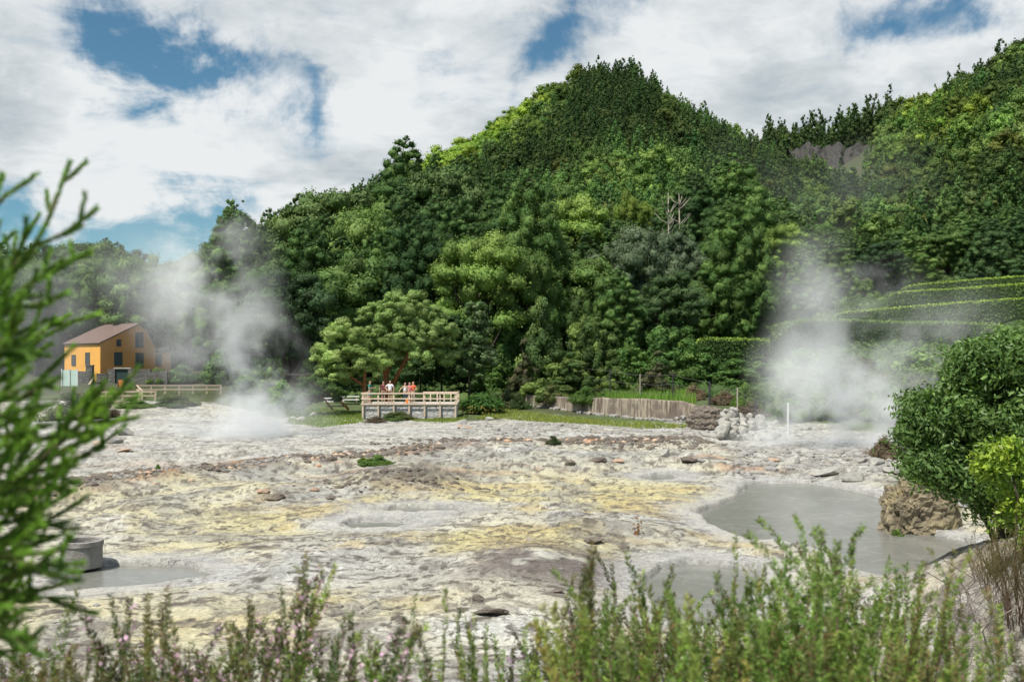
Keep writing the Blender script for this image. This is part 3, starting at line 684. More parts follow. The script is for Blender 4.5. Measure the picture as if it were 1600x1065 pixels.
    sc = rg.uniform(.75, 1.25, len(P))*(.8+.5*fbm(P[:, 0]*.04+9, P[:, 1]*.04, 3, 155)); sc = np.where(broad, sc*rg.uniform(.9, 1.35, len(P)), sc); sc = np.where(ridge & ~broad, rg.uniform(.7, 1.15, len(P))+rg.uniform(.25, .6, len(P))*(rg.random(len(P)) < .08), sc); sc = np.where(green, .35, sc); sc = np.where((px > 1195) & (px < 1420) & (Yr > 400) & ~green, rg.uniform(1.2, 2.3, len(P)), sc)
    sc = np.where((px > 1560), sc*1.1, sc)
    tint = np.ones((len(P), 3))*rg.uniform(.78, 1.22, (len(P), 1))
    tint *= 1+.09*rg.normal(size=(len(P), 3))*np.array([1, .4, .6])
    yel = np.clip(mid_bright, 0, 1)[:, None]*rg.random((len(P), 1)); tint *= 1+yel*np.array([.5, .38, .15])
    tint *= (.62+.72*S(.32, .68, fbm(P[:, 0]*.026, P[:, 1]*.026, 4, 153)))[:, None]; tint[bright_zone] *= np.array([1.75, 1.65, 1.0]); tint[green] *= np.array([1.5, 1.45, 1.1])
    rightz = (px > 1380)[:, None]; tint = np.where(rightz, tint*np.array([.95, .95, .95]), tint)
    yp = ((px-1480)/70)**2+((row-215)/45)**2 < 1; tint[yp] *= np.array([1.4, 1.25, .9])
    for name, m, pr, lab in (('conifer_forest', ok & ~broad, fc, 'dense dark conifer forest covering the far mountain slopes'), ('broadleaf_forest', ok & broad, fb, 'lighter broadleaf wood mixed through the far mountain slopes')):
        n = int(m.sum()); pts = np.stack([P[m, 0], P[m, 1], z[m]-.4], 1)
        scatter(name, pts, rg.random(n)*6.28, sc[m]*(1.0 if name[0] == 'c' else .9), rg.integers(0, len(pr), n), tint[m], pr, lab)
        print(name, n)
    P = jitter_grid(-420, -85, 136, 300, 8.5, rg); px = 800+FPX*P[:, 0]/P[:, 1]; P = P[(px < -70) & (px > -1500)]; n = len(P); z = ground_z(P[:, 0], P[:, 1], False)
    scatter('valley_wood', np.column_stack([P, z-.4]), rg.random(n)*6.28, rg.uniform(1.3, 1.9, n), rg.integers(0, 4, n), np.ones((n, 3))*rg.uniform(.7, 1.0, (n, 1)), fb, 'broadleaf wood continuing along the valley to the left')
    return bl, ced
# ================================================================== SKY, SUN, CAMERA
SUN_EL = 60.0
def sun_dir():
    # towards the sun: high, from the left and a little behind the viewer
    a = R(229); e = R(SUN_EL)      # azimuth from +X, counter-clockwise
    return Vector((math.cos(a)*math.cos(e), math.sin(a)*math.cos(e), math.sin(e)))
def build_world():
    w = bpy.data.worlds.new('World'); scene.world = w; w.use_nodes = True; nt = NT(w.node_tree); nt.n.clear()
    out = nt.new('ShaderNodeOutputWorld'); bg = nt.new('ShaderNodeBackground'); nt.link(bg.outputs[0], out.inputs[0]); bg.inputs[1].default_value = .1
    sky = nt.new('ShaderNodeTexSky', sky_type='NISHITA'); sky.sun_disc = False; sd = sun_dir()
    sky.sun_elevation = R(SUN_EL); sky.sun_rotation = math.atan2(sd.x, sd.y); sky.air_density = 1.0; sky.dust_density = .5; sky.ozone_density = 1.5; sky.altitude = 200
    d = nt.new('ShaderNodeTexCoord').outputs['Generated']
    d = nt.vmath('NORMALIZE', d)
    sp = nt.new('ShaderNodeSeparateXYZ'); nt.link(d, sp.inputs[0])
    zz = nt.math('ADD', nt.math('MAXIMUM', sp.outputs[2], 0), .22)
    pl = nt.new('ShaderNodeCombineXYZ'); nt.link(nt.math('DIVIDE', sp.outputs[0], zz), pl.inputs[0]); nt.link(nt.math('DIVIDE', sp.outputs[1], zz), pl.inputs[1])
    n = nt.noise(pl.outputs[0], 3.6, 10, .6, .5); n2 = nt.noise(pl.outputs[0], 1.9, 6, .55, .3); n3 = nt.noise(pl.outputs[0], 11, 8, .62, .4)
    # clear gaps at the places where the blue shows
    wob = nt.scale(nt.vmath('SUBTRACT', nt.noise(d, 9, 6, .6, .3, out='Color'), (.5, .5, .5)), .17); dw = nt.vmath('ADD', d, wob)
    gaps = None
    for px, py, r, wt in GAPS:
        v = Vector(((px-800)/FPX, 1, (HROW-py)/FPX)).normalized()
        L = nt.vmath('DISTANCE', dw, tuple(v), out=1)
        g = nt.math('MULTIPLY', nt.maprange(L, 0, r*1.12/FPX, 1, 0, True), wt)
        gaps = g if gaps is None else nt.math('ADD', gaps, g)
    back = nt.maprange(sp.outputs[1], -.2, .55, .75, 0)     # unseen cloud behind the viewer broken up more, to weaken the fill light
    f = nt.math('ADD', nt.math('ADD', gaps, back), nt.math('MULTIPLY', nt.math('SUBTRACT', n, .5), 3.0))
    f = nt.math('ADD', f, nt.math('MULTIPLY', nt.math('SUBTRACT', n3, .5), .6))
    blue = nt.maprange(f, .02, 1.30, 0, 1, True)
    sh = nt.math('ADD', nt.math('MULTIPLY', n2, .75), nt.math('MULTIPLY', n3, .25))
    lit = None
    for px, py, r, wt in LIT:
        v = Vector(((px-800)/FPX, 1, (HROW-py)/FPX)).normalized(); L = nt.vmath('DISTANCE', d, tuple(v), out=1)
        g = nt.math('MULTIPLY', nt.maprange(L, 0, r/FPX, 1, 0, True), wt); lit = g if lit is None else nt.math('ADD', lit, g)
    sh = nt.math('ADD', sh, lit)
    cloud = nt.ramp(sh, [(.34, (3.3, 3.9, 4.35)), (.47, (5.0, 5.45, 5.7)), (.60, (7.1, 7.35, 7.45))])
    skc = nt.vmath('MULTIPLY', sky.outputs[0], SKYGAIN)
    c = nt.mix(blue, cloud, skc); nt.link(c, bg.inputs[0])
    s = bpy.data.lights.new('sun', 'SUN'); s.energy = 5.0; s.angle = R(1.2); s.color = (1, .95, .87)
    so = bpy.data.objects.new('sun', s); COL.objects.link(so); so.rotation_euler = (-sd).to_track_quat('-Z', 'Y').to_euler(); so.location = (0, 0, 200)
SKYGAIN = (.50, .76, .78)
GAPS = [(150, 55, 90, .8), (200, 85, 95, .9), (265, 105, 85, .9), (330, 118, 85, .85), (390, 125, 75, .7), (465, 95, 75, .75), (475, 125, 70, .6), (450, 190, 60, .35), (680, 135, 50, .3), (795, 30, 60, .3),
        (900, 25, 85, .85), (870, 75, 75, .75), (850, 105, 60, .6), (985, 10, 60, .6), (1370, 45, 85, .7), (1330, 60, 70, .5), (1420, 20, 70, .55), (1510, 5, 60, .75), (1480, 40, 60, .4),
        (0, 358, 90, 1.0), (80, 355, 95, 1.0), (170, 360, 95, 1.1), (250, 366, 95, 1.1), (325, 356, 80, .9), (485, 215, 60, .6), (470, 170, 60, .5)]
LIT = [(250, 250, 330, .22), (600, 90, 250, .10), (1050, 60, 220, .12), (1150, 130, 250, .05), (40, 130, 170, -.20), (1200, 190, 200, -.06), (450, 20, 200, -.04), (60, 30, 120, .08)]
def build_camera():
    c = bpy.data.cameras.new('camera'); o = bpy.data.objects.new('camera', c); COL.objects.link(o)
    o.location = (0, 0, CAM_Z); o.rotation_euler = (R(90), 0, 0); c.lens = 35; c.sensor_width = 36; c.shift_y = (HROW-532.5)/1600; c.clip_start = .05; c.clip_end = 5000
    c.dof.use_dof = True; c.dof.focus_distance = 60; c.dof.aperture_fstop = 4.0; c.dof.aperture_blades = 7
    scene.camera = o
def settings():
    scene.render.engine = 'CYCLES'; scene.view_settings.view_transform = 'Standard'; scene.view_settings.look = 'None'; scene.view_settings.exposure = .22; scene.view_settings.gamma = 1
    cy = scene.cycles; cy.max_bounces = 5; cy.diffuse_bounces = 3; cy.glossy_bounces = 2; cy.transmission_bounces = 3; cy.volume_bounces = 3; cy.transparent_max_bounces = 4
    cy.use_denoising = True; cy.use_adaptive_sampling = True; cy.adaptive_threshold = .02; cy.caustics_reflective = False; cy.caustics_refractive = False
    cy.sample_clamp_indirect = 4; cy.volume_max_steps = 256; cy.volume_step_rate = 1.0
# ================================================================== SHRUBS, HEDGES, FERNS, GRASS
def shrub_meshes(seed, h, w, col, hot, per=70, leaf=.12, nclump=34, tall=.0, squash=.8, mat_=None, hotfrac=.45, stems=8, jitter=.55, aspect=.5, cl=(.13, .24), bark=None, core=.72):
    rg = np.random.default_rng(seed); C = []; Rr = []
    for i in range(nclump):
        a = rg.random()*6.28; q = math.sqrt(rg.random()); t = rg.random()
        rr = w*.5*q*(1-.55*t**2); lob = .8+.3*math.sin(2*a+seed)+.15*math.sin(5*a)
        top = h*(1-.5*q*q)*(.8+.2*math.sin(3*a+seed*2))
        zz = max(.05*h, top*(.25+.75*t)-.1*h); C.append((math.cos(a)*rr*lob, math.sin(a)*rr*lob, zz)); Rr.append(w*rg.uniform(*cl)*(1-.35*t))
    cr = clump_mesh('foliage', C, Rr, per, leaf, rg, mat_ or LEAF, squash=(1, 1, squash+tall), jitter=jitter, up=.3+tall*.3, aspect=aspect, lump=.8, shell=.35, colr=col, cvar=.18, hot=hot, hotfrac=hotfrac, core=core)
    paths = []
    for i in range(stems):
        c_ = np.array(C[int(rg.integers(0, nclump))]); paths.append(([(c_[0]*.15, c_[1]*.15, -.2), c_*np.array([.6, .6, .55]), c_*np.array([1, 1, 1.05])], [.02+.012*h, .012+.007*h, .008]))
    return cr, wood_mesh('stem', paths, bark or BARK, 5)
def make_shrub(name, ms, label, loc, rz, sc, group=None, cat='shrub', s3=None):
    t = thing(name, label, cat, loc, rz, group, sc)
    if s3: t.scale = s3
    put('foliage', ms[0], t); put('stem', ms[1], t); return t
def frame_fit(px, base, top, wpx, h, w, ymin=20.0, Y=None):
    """place and scale of a plant that fills wpx photo pixels and reaches the photo row top"""
    p = hit(px, base, ymin) if Y is None else np.array([(px-800)*Y/FPX, Y, gz((px-800)*Y/FPX, Y)])
    H = CAM_Z+(HROW-top)*p[1]/FPX-p[2]; Wd = wpx*p[1]/FPX
    return p, (Wd/w, Wd/w, max(H, .1)/h)
def hedge(path, Y0, height, thick, label, seed):
    """a clipped hedge: path of (photo x, top row, distance)"""
    rg = np.random.default_rng(seed); pts = []
    for px, row, Y in path: pts.append(W(px, row, Y))
    pts = np.array(pts); L = np.concatenate([[0], np.cumsum(np.linalg.norm(np.diff(pts, axis=0), axis=1))]); n = max(4, int(L[-1]/.8))
    s = np.linspace(0, L[-1], n); Q = np.stack([np.interp(s, L, pts[:, i]) for i in range(3)], 1)
    if n > 8:
        for _ in range(4): Q[1:-1] = (Q[:-2]+2*Q[1:-1]+Q[2:])/4
    D = unit(np.gradient(Q, axis=0)*np.array([1, 1, 0])); Nn = np.stack([-D[:, 1], D[:, 0], 0*D[:, 0]], 1)
    prof = np.array([(-.5, -1), (-.55, -.5), (-.5, -.12), (-.36, -.03), (0, 0), (.36, -.03), (.5, -.12), (.55, -.5), (.5, -1)])
    V = []
    end = np.sqrt(np.clip(np.minimum(s, s[-1]-s)/1.3, 0, 1))*.97+.03
    for i in range(n):
        for a, b in prof: V.append(Q[i]+Nn[i]*a*thick*.9*end[i]+np.array([0, 0, b*height-.08-(1-end[i])*height*.25]))
    V = np.array(V); V += .10*(np.stack([fbm3(V*.9+k*9, 3, seed+k) for k in range(3)], 1)-.5)
    m = len(prof); F = np.array([(i*m+j, i*m+j+1, (i+1)*m+j+1, (i+1)*m+j) for i in range(n-1) for j in range(m-1)])
    core = mesh_np('core', V, F, HEDGE_CORE, smooth=True)
    area = L[-1]*(thick+2*height); k = int(min(16000, area*42)); si = rg.random(k)*(n-1); i0 = si.astype(int); f = (si-i0)[:, None]
    q = Q[i0]*(1-f)+Q[np.minimum(i0+1, n-1)]*f; nn = Nn[i0]; u = rg.random(k)*(thick+2*height)
    side = np.where(u < height, -1, np.where(u < height+thick, 0, 1))
    ee = np.interp(si, np.arange(n), end); off = np.where(side == 0, (u-height-thick/2)/thick, side*.5)*thick*ee; zz = np.where(side == 0, 0, np.where(side < 0, -(height-u), -(u-height-thick)))
    bulge = (.16*(fbm(q[:, 0]*.8+off, zz*1.1+q[:, 1]*.8, 3, seed)-.5)+.05*rg.normal(size=k))
    P = q+nn*(off+np.where(side == 0, 0, side*bulge))[:, None]; P[:, 2] += zz+np.where(side == 0, bulge, 0)-(1-ee)*height*.25
    Nv = np.where((side == 0)[:, None], np.array([0, 0, 1.0]), nn*side[:, None])
    V = leaf_quads(P, Nv, .24, rg, .6, .6)
    top = (side == 0) | (zz > -.22); c = np.where(top[:, None], np.array([.22, .32, .06]), np.array([.085, .145, .04]))*(1+.22*rg.normal(size=(k, 1)))  # top leaves coloured brighter than the sides, sunlight painted into the hedge top
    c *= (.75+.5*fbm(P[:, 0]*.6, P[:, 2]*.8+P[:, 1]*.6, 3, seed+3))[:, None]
    o = put('hedge', mesh_np('hedge', V, quads(k), LEAF, col=np.repeat(np.clip(c, .01, 1), 4, 0))); tag(o, label, 'hedge'); put('core', core, o); return o
def fern_mesh(seed):
    rg = np.random.default_rng(seed); P = []; D = []; Nn = []; sz = []
    for f in range(13):
        a = 6.28*f/13+rg.normal()*.2; L = rg.uniform(.75, 1.1); lean = rg.uniform(.5, .9)
        t = np.linspace(.08, 1, 22); x = L*lean*t; z = L*(1.0*t-.75*t**2.2)*(1.15-lean*.4)
        dx = np.array([math.cos(a), math.sin(a)]); px = np.array([-math.sin(a), math.cos(a)])
        for s in (-1, 1):
            w = .2*np.sin(np.pi*np.clip(t*.92+.08, 0, 1))**.7*L
            for k in range(22):
                P.append((dx[0]*x[k]+px[0]*s*w[k]*.5, dx[1]*x[k]+px[1]*s*w[k]*.5, z[k]-.03*w[k])); D.append((px[0]*s+dx[0]*.35, px[1]*s+dx[1]*.35, -.15)); Nn.append((dx[0]*.1, dx[1]*.1, 1)); sz.append(max(w[k], .03)*1.05)
    P = np.array(P); V = leaf_quads(P, np.array(Nn), np.array(sz), rg, .12, .36, np.array(D), .05)
    c = np.array([.085, .17, .035])*(1+.2*rg.normal(size=(len(P), 1)))
    return mesh_np('fern', V, quads(len(P)), LEAF, col=np.repeat(np.clip(c, .01, 1), 4, 0))
def blades(P, h, w, rg, col, lean=.35, seg=2):
    n = len(P); a = rg.random(n)*6.28; H = h*(.6+.7*rg.random(n)); d = np.stack([np.cos(a), np.sin(a), 0*a], 1); sd = np.stack([-np.sin(a), np.cos(a), 0*a], 1)*w*.5
    l1 = (lean*rg.random(n)*H)[:, None]; up = np.array([0, 0, 1.0])
    m_ = P+d*l1*.3+up*(H*.55)[:, None]; t = P+d*l1+up*H[:, None]
    V = np.stack([P-sd, P+sd, m_+sd*.7, m_-sd*.7, t], 1).reshape(-1, 3)
    b = np.arange(n)*5; Q = np.stack([b, b+1, b+2, b+3], 1); T = np.stack([b+3, b+2, b+4], 1)
    c = np.array(col)*(1+.25*rg.normal(size=(n, 1))); w_ = rg.random((n, 1)) < .15; c = np.where(w_, c*np.array([1.9, 1.35, 1.1]), c)
    return V, Q, T, np.repeat(np.clip(c, .01, 1), 5, 0)
def px_zone(poly, n, rg, ymin=20):
    """n places on the ground inside a photo-pixel outline"""
    P = np.array(poly, float); out = []
    while len(out) < n:
        q = rg.uniform(P.min(0), P.max(0), (n*2, 2)); q = q[pip(q[:, 0], q[:, 1], poly) < 0]; out += list(q)
    return np.array(out[:n])
def zone_on_ground(poly, n, rg, ymin=20):
    c = [hit(x, y, ymin) for x, y in poly]; P = [(a[0], a[1]) for a in c]; q = px_zone(P, n, rg); z = ground_z(q[:, 0], q[:, 1]); return np.column_stack([q, z])
def rowz(row, Y): return CAM_Z+(HROW-row)*Y/FPX
def xm(px, px0, Y): return (px-px0)*Y/FPX
def grove(px0, Y, ell, col, hot, seed, label, trunks, leaf=.16, per=230, bark=None, cl=.40, name='round_tree', cat='tree', lm=None, asp=.5, jit=.42, sq=.68, kd=1.0, shell=.42, core=.66):
    r_ = np.random.default_rng(seed); X0 = (px0-800)*Y/FPX; g0 = gz(X0, Y); C = []; Rr = []
    for (ex, er, rw, rh, dy) in ell:             # each lobe of the crown
        cx = xm(ex, px0, Y); cz = rowz(er, Y)-g0; a = rw*Y/FPX; b = rh*Y/FPX
        k = int((10+a*a*7)*kd)
        for i in range(k):
            d = rand_dirs(1, r_, .3)[0]; q = r_.uniform(.65, 1.0); C.append((cx+d[0]*a*q, dy+d[1]*a*q*.9, cz+d[2]*b*q)); Rr.append(cl*r_.uniform(.75, 1.35))
    me = clump_mesh('crown', C, Rr, per, leaf, r_, lm or LEAF, squash=(1, 1, sq), jitter=jit, up=.3, aspect=asp, lump=.9, shell=shell, colr=col, cvar=.14, hot=hot, hotfrac=.5, core=core)
    t = thing(name, label, cat, (X0, Y, g0)); put('crown', me, t)
    paths = []
    for pts, r0 in trunks:
        pp = [(xm(a, px0, Y), dd, rowz(b, Y)-g0) for a, b, dd in pts]; paths.append((pp, list(np.linspace(r0, r0*.45, len(pp)))))
    put('trunk', wood_mesh('trunk', paths, bark or BARK_RED, 8), t); return t
def build_plants():
    global HEDGE_CORE
    HEDGE_CORE = basic('hedge_twigs', (.03, .05, .016), .95, .3, 4, .4, .05)
    rg = np.random.default_rng(21)
    # ---- light round trees by the lookout platform
    LG, LH = (.21, .31, .095), (.29, .385, .14)
    grove(607, 86, [(635, 487, 46, 32, 0), (590, 495, 30, 24, .3), (618, 525, 48, 30, -.8), (668, 520, 44, 28, 0), (690, 548, 30, 22, .6), (640, 555, 42, 20, -.6), (600, 548, 30, 22, 0), (660, 495, 36, 20, 1)], LG, LH, 41,
          'tall light green round tree with forked orange trunk behind the platform', [([(604, 640, 0), (604, 600, 0), (601, 575, 0), (600, 558, .1), (609, 535, .2), (612, 510, 0)], .26), ([(608, 612, 0), (622, 585, -.2), (632, 565, 0), (640, 545, 0), (655, 515, .2)], .2), ([(604, 590, 0), (612, 560, .3), (620, 530, .4)], .12), ([(632, 565, 0), (660, 545, .1), (680, 540, .2)], .1)])
    grove(570, 83, [(540, 525, 34, 25, 0), (515, 560, 32, 24, 0), (548, 563, 40, 26, -.5), (580, 570, 26, 24, 0), (525, 585, 30, 14, 0)], LG, LH, 42,
          'low light green round tree with leaning orange trunk left of the platform', [([(569, 640, 0), (569, 610, 0), (570, 575, 0), (566, 550, 0)], .22), ([(569, 603, 0), (548, 588, 0), (530, 576, .1), (515, 565, 0)], .13)])
    grove(508, 81, [(492, 602, 24, 15, 0), (508, 615, 30, 15, 0), (478, 615, 22, 15, 0), (470, 628, 18, 12, -.5)], (.085, .15, .035), (.13, .2, .055), 43,
          'small sprawling light green bush tree at the edge of the steam', [([(545, 640, 0), (528, 622, 0), (508, 612, 0)], .1), ([(520, 640, 0), (508, 625, 0), (490, 610, 0)], .09)], cl=.36)
    grove(742, 88, [(742, 490, 16, 22, 0), (748, 520, 20, 24, 0), (735, 545, 22, 22, 0), (752, 560, 22, 20, 0), (738, 580, 18, 14, 0)], (.085, .145, .05), (.17, .23, .11), 44,
          'slim pale-leaved tree with thin dark trunk right of the platform', [([(733, 630, 0), (733, 580, 0), (738, 520, 0), (742, 480, 0)], .12), ([(735, 560, 0), (720, 548, 0), (712, 545, 0)], .05)], leaf=.3, per=50, bark=BARK, cl=.5)
    grove(690, 96, [(690, 545, 36, 24, 0), (700, 515, 28, 20, 0), (670, 570, 24, 18, 0), (725, 590, 30, 20, 0), (640, 590, 24, 16, 0)], (.045, .09, .025), (.08, .13, .035), 45,
          'dark green understorey tree with straight thin trunk behind the platform', [([(690, 640, 0), (690, 560, 0), (692, 510, 0)], .12), ([(657, 640, 0), (657, 600, 0), (660, 540, 0)], .1), ([(727, 640, 0), (727, 600, .5)], .16)], leaf=.28, per=60, bark=BARK, cl=.6)
    # ---- tall heath shrubs and young conifers in front of the forest
    hcol, hhot = (.095, .155, .045), (.21, .28, .07)
    th = [shrub_meshes(60+i, 9, 5, hcol, hhot, per=210, leaf=.19, nclump=70, tall=.45, hotfrac=.55, cl=(.07, .14), jitter=.4) for i in range(2)]
    th.append(shrub_meshes(63, 9, 5, (.075, .085, .04), (.12, .10, .06), per=70, leaf=.22, nclump=44, tall=.4, cl=(.09, .16)))
    th.append(shrub_meshes(64, 9, 5, (.07, .14, .036), (.12, .20, .055), per=150, leaf=.28, nclump=50, tall=.1, cl=(.1, .2)))
    for px, Y, top, w, k, lab in [
        (845, 96, 392, 105, 0, 'tall dense evergreen shrub with dull green tips, highest of the thicket above the wall'), (905, 94, 408, 90, 1, 'bright-tipped upright evergreen shrub just right of the tallest thicket shrub'),
        (800, 99, 440, 75, 3, 'leafy dark shrub at the left end of the thicket above the wall'), (950, 95, 470, 90, 0, 'broad evergreen shrub with yellow-green tips mid-thicket'),
        (875, 90, 520, 120, 1, 'low spreading yellowish evergreen in front of the tall thicket'), (985, 94, 500, 80, 3, 'rounded leafy green shrub between evergreen thicket and grey shrub'),
        (1035, 93, 450, 95, 3, 'tall grey-green leafy shrub with open top at the right of the thicket'), (1072, 93, 478, 80, 3, 'second leafy green shrub, right beside the tall grey-green one'),
        (1030, 88, 530, 85, 2, 'half-withered brownish shrub in front of the leafy ones above the wall'), (1105, 92, 520, 75, 3, 'green shrub at the left end of the lowest clipped hedge'),
        (1145, 88, 530, 85, 3, 'leafy green shrub covering the slope below the lowest hedge'), (1190, 86, 540, 80, 3, 'leafy shrub at the edge of the steam below the second hedge'),
        (820, 93, 505, 70, 2, 'brownish twiggy shrub at the lower left of the thicket'), (960, 89, 540, 70, 1, 'small yellow-green evergreen at the foot of the thicket'),
        (775, 97, 530, 60, 3, 'dark leafy shrub between the pale-leaved tree and the thicket')]:
        p, s3 = frame_fit(px, 0, top, w, 9, 5, Y=Y); make_shrub('evergreen_shrub', th[k], lab, p, rg.random()*6.28, 1, None, 'shrub', s3)
    # ---- hedges on the terraces at the right
    hedge([(1085, 527, 95), (1150, 529, 97), (1206, 530, 99)], 0, 2.6, 1.6, 'lowest clipped hedge, left of the round-ended second hedge', 71)
    hedge([(1212, 520, 96), (1216, 505, 97), (1260, 499, 99), (1340, 500, 101), (1420, 504, 100), (1480, 503, 97), (1540, 504, 93), (1572, 516, 89)], 0, 2.5, 2.0, 'long curved clipped hedge with round left end above the steam', 72)
    hedge([(1300, 489, 110), (1380, 482, 110), (1480, 474, 109), (1640, 462, 107)], 0, 2.4, 1.8, 'middle terrace hedge rising towards the big glossy bush', 73)
    hedge([(1388, 456, 121), (1480, 452, 120), (1640, 440, 117)], 0, 2.3, 1.8, 'second highest terrace hedge below the conifer trunks', 74)
    hedge([(1408, 447, 131), (1500, 438, 129), (1640, 428, 126)], 0, 1.8, 1.8, 'highest terrace hedge right under the conifer trunks', 75)
    # ---- lower shrubs: hand placed, each with its own look
    dk = shrub_meshes(80, 1.6, 2.2, (.07, .11, .032), (.12, .13, .05), per=200, leaf=.10, nclump=44, core=.55)
    lg = shrub_meshes(81, 1.6, 2.2, (.11, .19, .04), (.17, .25, .05), per=200, leaf=.10, nclump=44, core=.55)
    br = shrub_meshes(82, 1.6, 2.2, (.15, .13, .075), (.20, .145, .10), per=200, leaf=.09, nclump=40, core=.45)
    big = shrub_meshes(83, 1.6, 2.2, (.085, .16, .036), (.14, .23, .055), per=120, leaf=.17, nclump=40)
    for px, base, top, w, k, lab in [
        (862, 634, 596, 46, dk, 'dark rounded bush hanging over the stained wall, left of the brighter one'), (915, 632, 598, 54, lg, 'bright green rounded bush hanging over the top of the stained wall'),
        (808, 640, 608, 40, dk, 'olive bush at the left end of the stained wall'), (622, 656, 641, 72, dk, 'low dark green and purple bush before the platform stonework'),
        (590, 660, 648, 40, br, 'small brownish bush beside the low dark one before the platform'),
        (118, 655, 606, 95, dk, 'dark green rounded bush behind the cedar branch below the house'), (165, 652, 625, 50, br, 'brownish low bush at the right of the dark rounded one'),
        (215, 637, 622, 60, lg, 'grey-green low spreading bush before the wooden fence'), (275, 634, 616, 90, dk, 'wide low heath bush beside the steam before the fence'),
        (245, 600, 570, 52, lg, 'light green bush against the dark stone wall by the house'), (285, 600, 566, 55, big, 'green bush right of the light one by the house wall'),
        (345, 600, 540, 70, big, 'pale yellowish bush half lost in the steam'), (400, 615, 575, 80, big, 'green bush behind the dense steam column'),
        (440, 640, 590, 60, big, 'leafy bush at the right edge of the dense steam'),
        (1085, 625, 596, 55, br, 'pinkish brown heath bush above the right end of the wall'), (1130, 632, 606, 60, br, 'brown heath mound on the bank left of the pale fence post'),
        (1165, 640, 590, 45, lg, 'yellow-green small bush on the bank above the stone rubble'), (1185, 640, 600, 40, lg, 'second yellow-green bush, at the right above the stone rubble'),
        (1175, 655, 622, 60, br, 'grey-brown dry bush behind the stone rubble'), (1250, 655, 610, 80, big, 'green bush behind the right steam column'), (1320, 650, 600, 90, dk, 'dark green bush in the middle of the right steam'),
        (1390, 660, 590, 90, big, 'grey-green bush right of the steam column'), (1385, 715, 675, 70, br, 'dry brown twiggy bush at the left foot of the big glossy bush'), (1440, 640, 580, 80, dk, 'dark bush behind the big glossy bush'),
        (1255, 600, 540, 110, big, 'leafy slope bush under the round-ended hedge'), (1340, 610, 545, 120, dk, 'dark slope bush under the long curved hedge'), (1430, 600, 540, 110, big, 'green slope bush under the right part of the long hedge'), (1520, 590, 530, 110, big, 'green slope bush behind the top of the big glossy bush'),
        (1402, 850, 822, 34, lg, 'mossy green tuft at the water edge of the crumbly outcrop'), (1415, 768, 742, 46, lg, 'green tuft growing on top of the crumbly outcrop'),
        (590, 727, 707, 52, lg, 'small mossy green bush on the dark mound of the field'), (568, 722, 713, 22, lg, 'tiny mossy tuft beside the small mossy bush'), (865, 694, 678, 22, dk, 'lone little dark bush on the ridge of the field'),
        (247, 732, 723, 10, lg, 'tiny green tuft on the stony ridge at the left')]:
        p, s3 = frame_fit(px, base, top, w, 1.6, 2.2); p = p+np.array([0, -.6 if px in (862, 915) else 0, 0]); make_shrub('shrub', k, lab, p, rg.random()*6.28, 1, None, 'shrub', s3)
    # orange seedling
    p, s3 = frame_fit(997, 835, 800, 26, 1.6, 2.2); orn = shrub_meshes(84, 1.6, 2.2, (.36, .17, .04), (.42, .13, .04), per=8, leaf=.2, nclump=20, stems=14, cl=(.05, .09), core=0); make_shrub('shrub', orn, 'thin orange-leaved seedling on the pale crust', p, 0, 1, None, 'plant', s3)
    # ginger clump
    r_ = np.random.default_rng(5); P = []; D = []; N = []
    for i in range(1300):
        a = r_.random()*6.28; q = math.sqrt(r_.random())*2.0; h = 1.9*(1-.55*(q/2)**2)*r_.uniform(.08, 1); P.append((math.cos(a)*q, math.sin(a)*q*.8, h)); D.append((math.cos(a), math.sin(a), r_.uniform(-.3, .8))); N.append((math.cos(a)*.4, math.sin(a)*.4, 1))
    P = np.array(P); V = leaf_quads(P, np.array(N), .55, r_, .3, .26, np.array(D), .35); c = np.array([.075, .165, .03])*(1+.2*r_.normal(size=(1300, 1))); yl = (P[:, 2] < .7) & (r_.random(1300) < .45); c[yl] = (.30, .24, .05)
    p = hit(755, 646); t = thing('ginger_clump', 'big-leaved bright green clump with yellowing lower leaves right of the platform', 'plant', p); t.scale = (.95,)*3
    put('leaves', mesh_np('leaves', V, quads(1300), LEAF, col=np.repeat(np.clip(c, .01, 1), 4, 0)), t); put('stem', wood_mesh('stem', [([(0, 0, -.1), (math.cos(k)*.7, math.sin(k)*.6, 1.3)], [.03, .02]) for k in range(12)], BARK, 5), t)
    # ferns
    fm = [fern_mesh(i) for i in range(3)]
    zones = [([(790, 622), (830, 605), (905, 606), (900, 622)], 16, 'bright fern on the bank behind the two wall-top bushes'), ([(1060, 600), (1100, 585), (1165, 590), (1160, 610)], 14, 'bright fern on the slope below the lowest hedge'), ([(930, 615), (1010, 610), (1050, 612), (1000, 622)], 8, 'fern among the tall grass behind the wire fence')]
    for zi, (poly, n, lab) in enumerate(zones):
        for q in zone_on_ground(poly, n, rg):
            o = put('fern', fm[int(rg.integers(0, 3))]); o.location = q; o.rotation_euler.z = rg.random()*6.28; o.scale = (rg.uniform(1.3, 2.1),)*3; tag(o, lab, 'fern', ['ferns behind the wall bushes', 'ferns below the hedge', 'ferns among the grass'][zi])
    # grass: nobody could count it
    Vs = []; Qs = []; Ts = []; Cs = []; off = 0
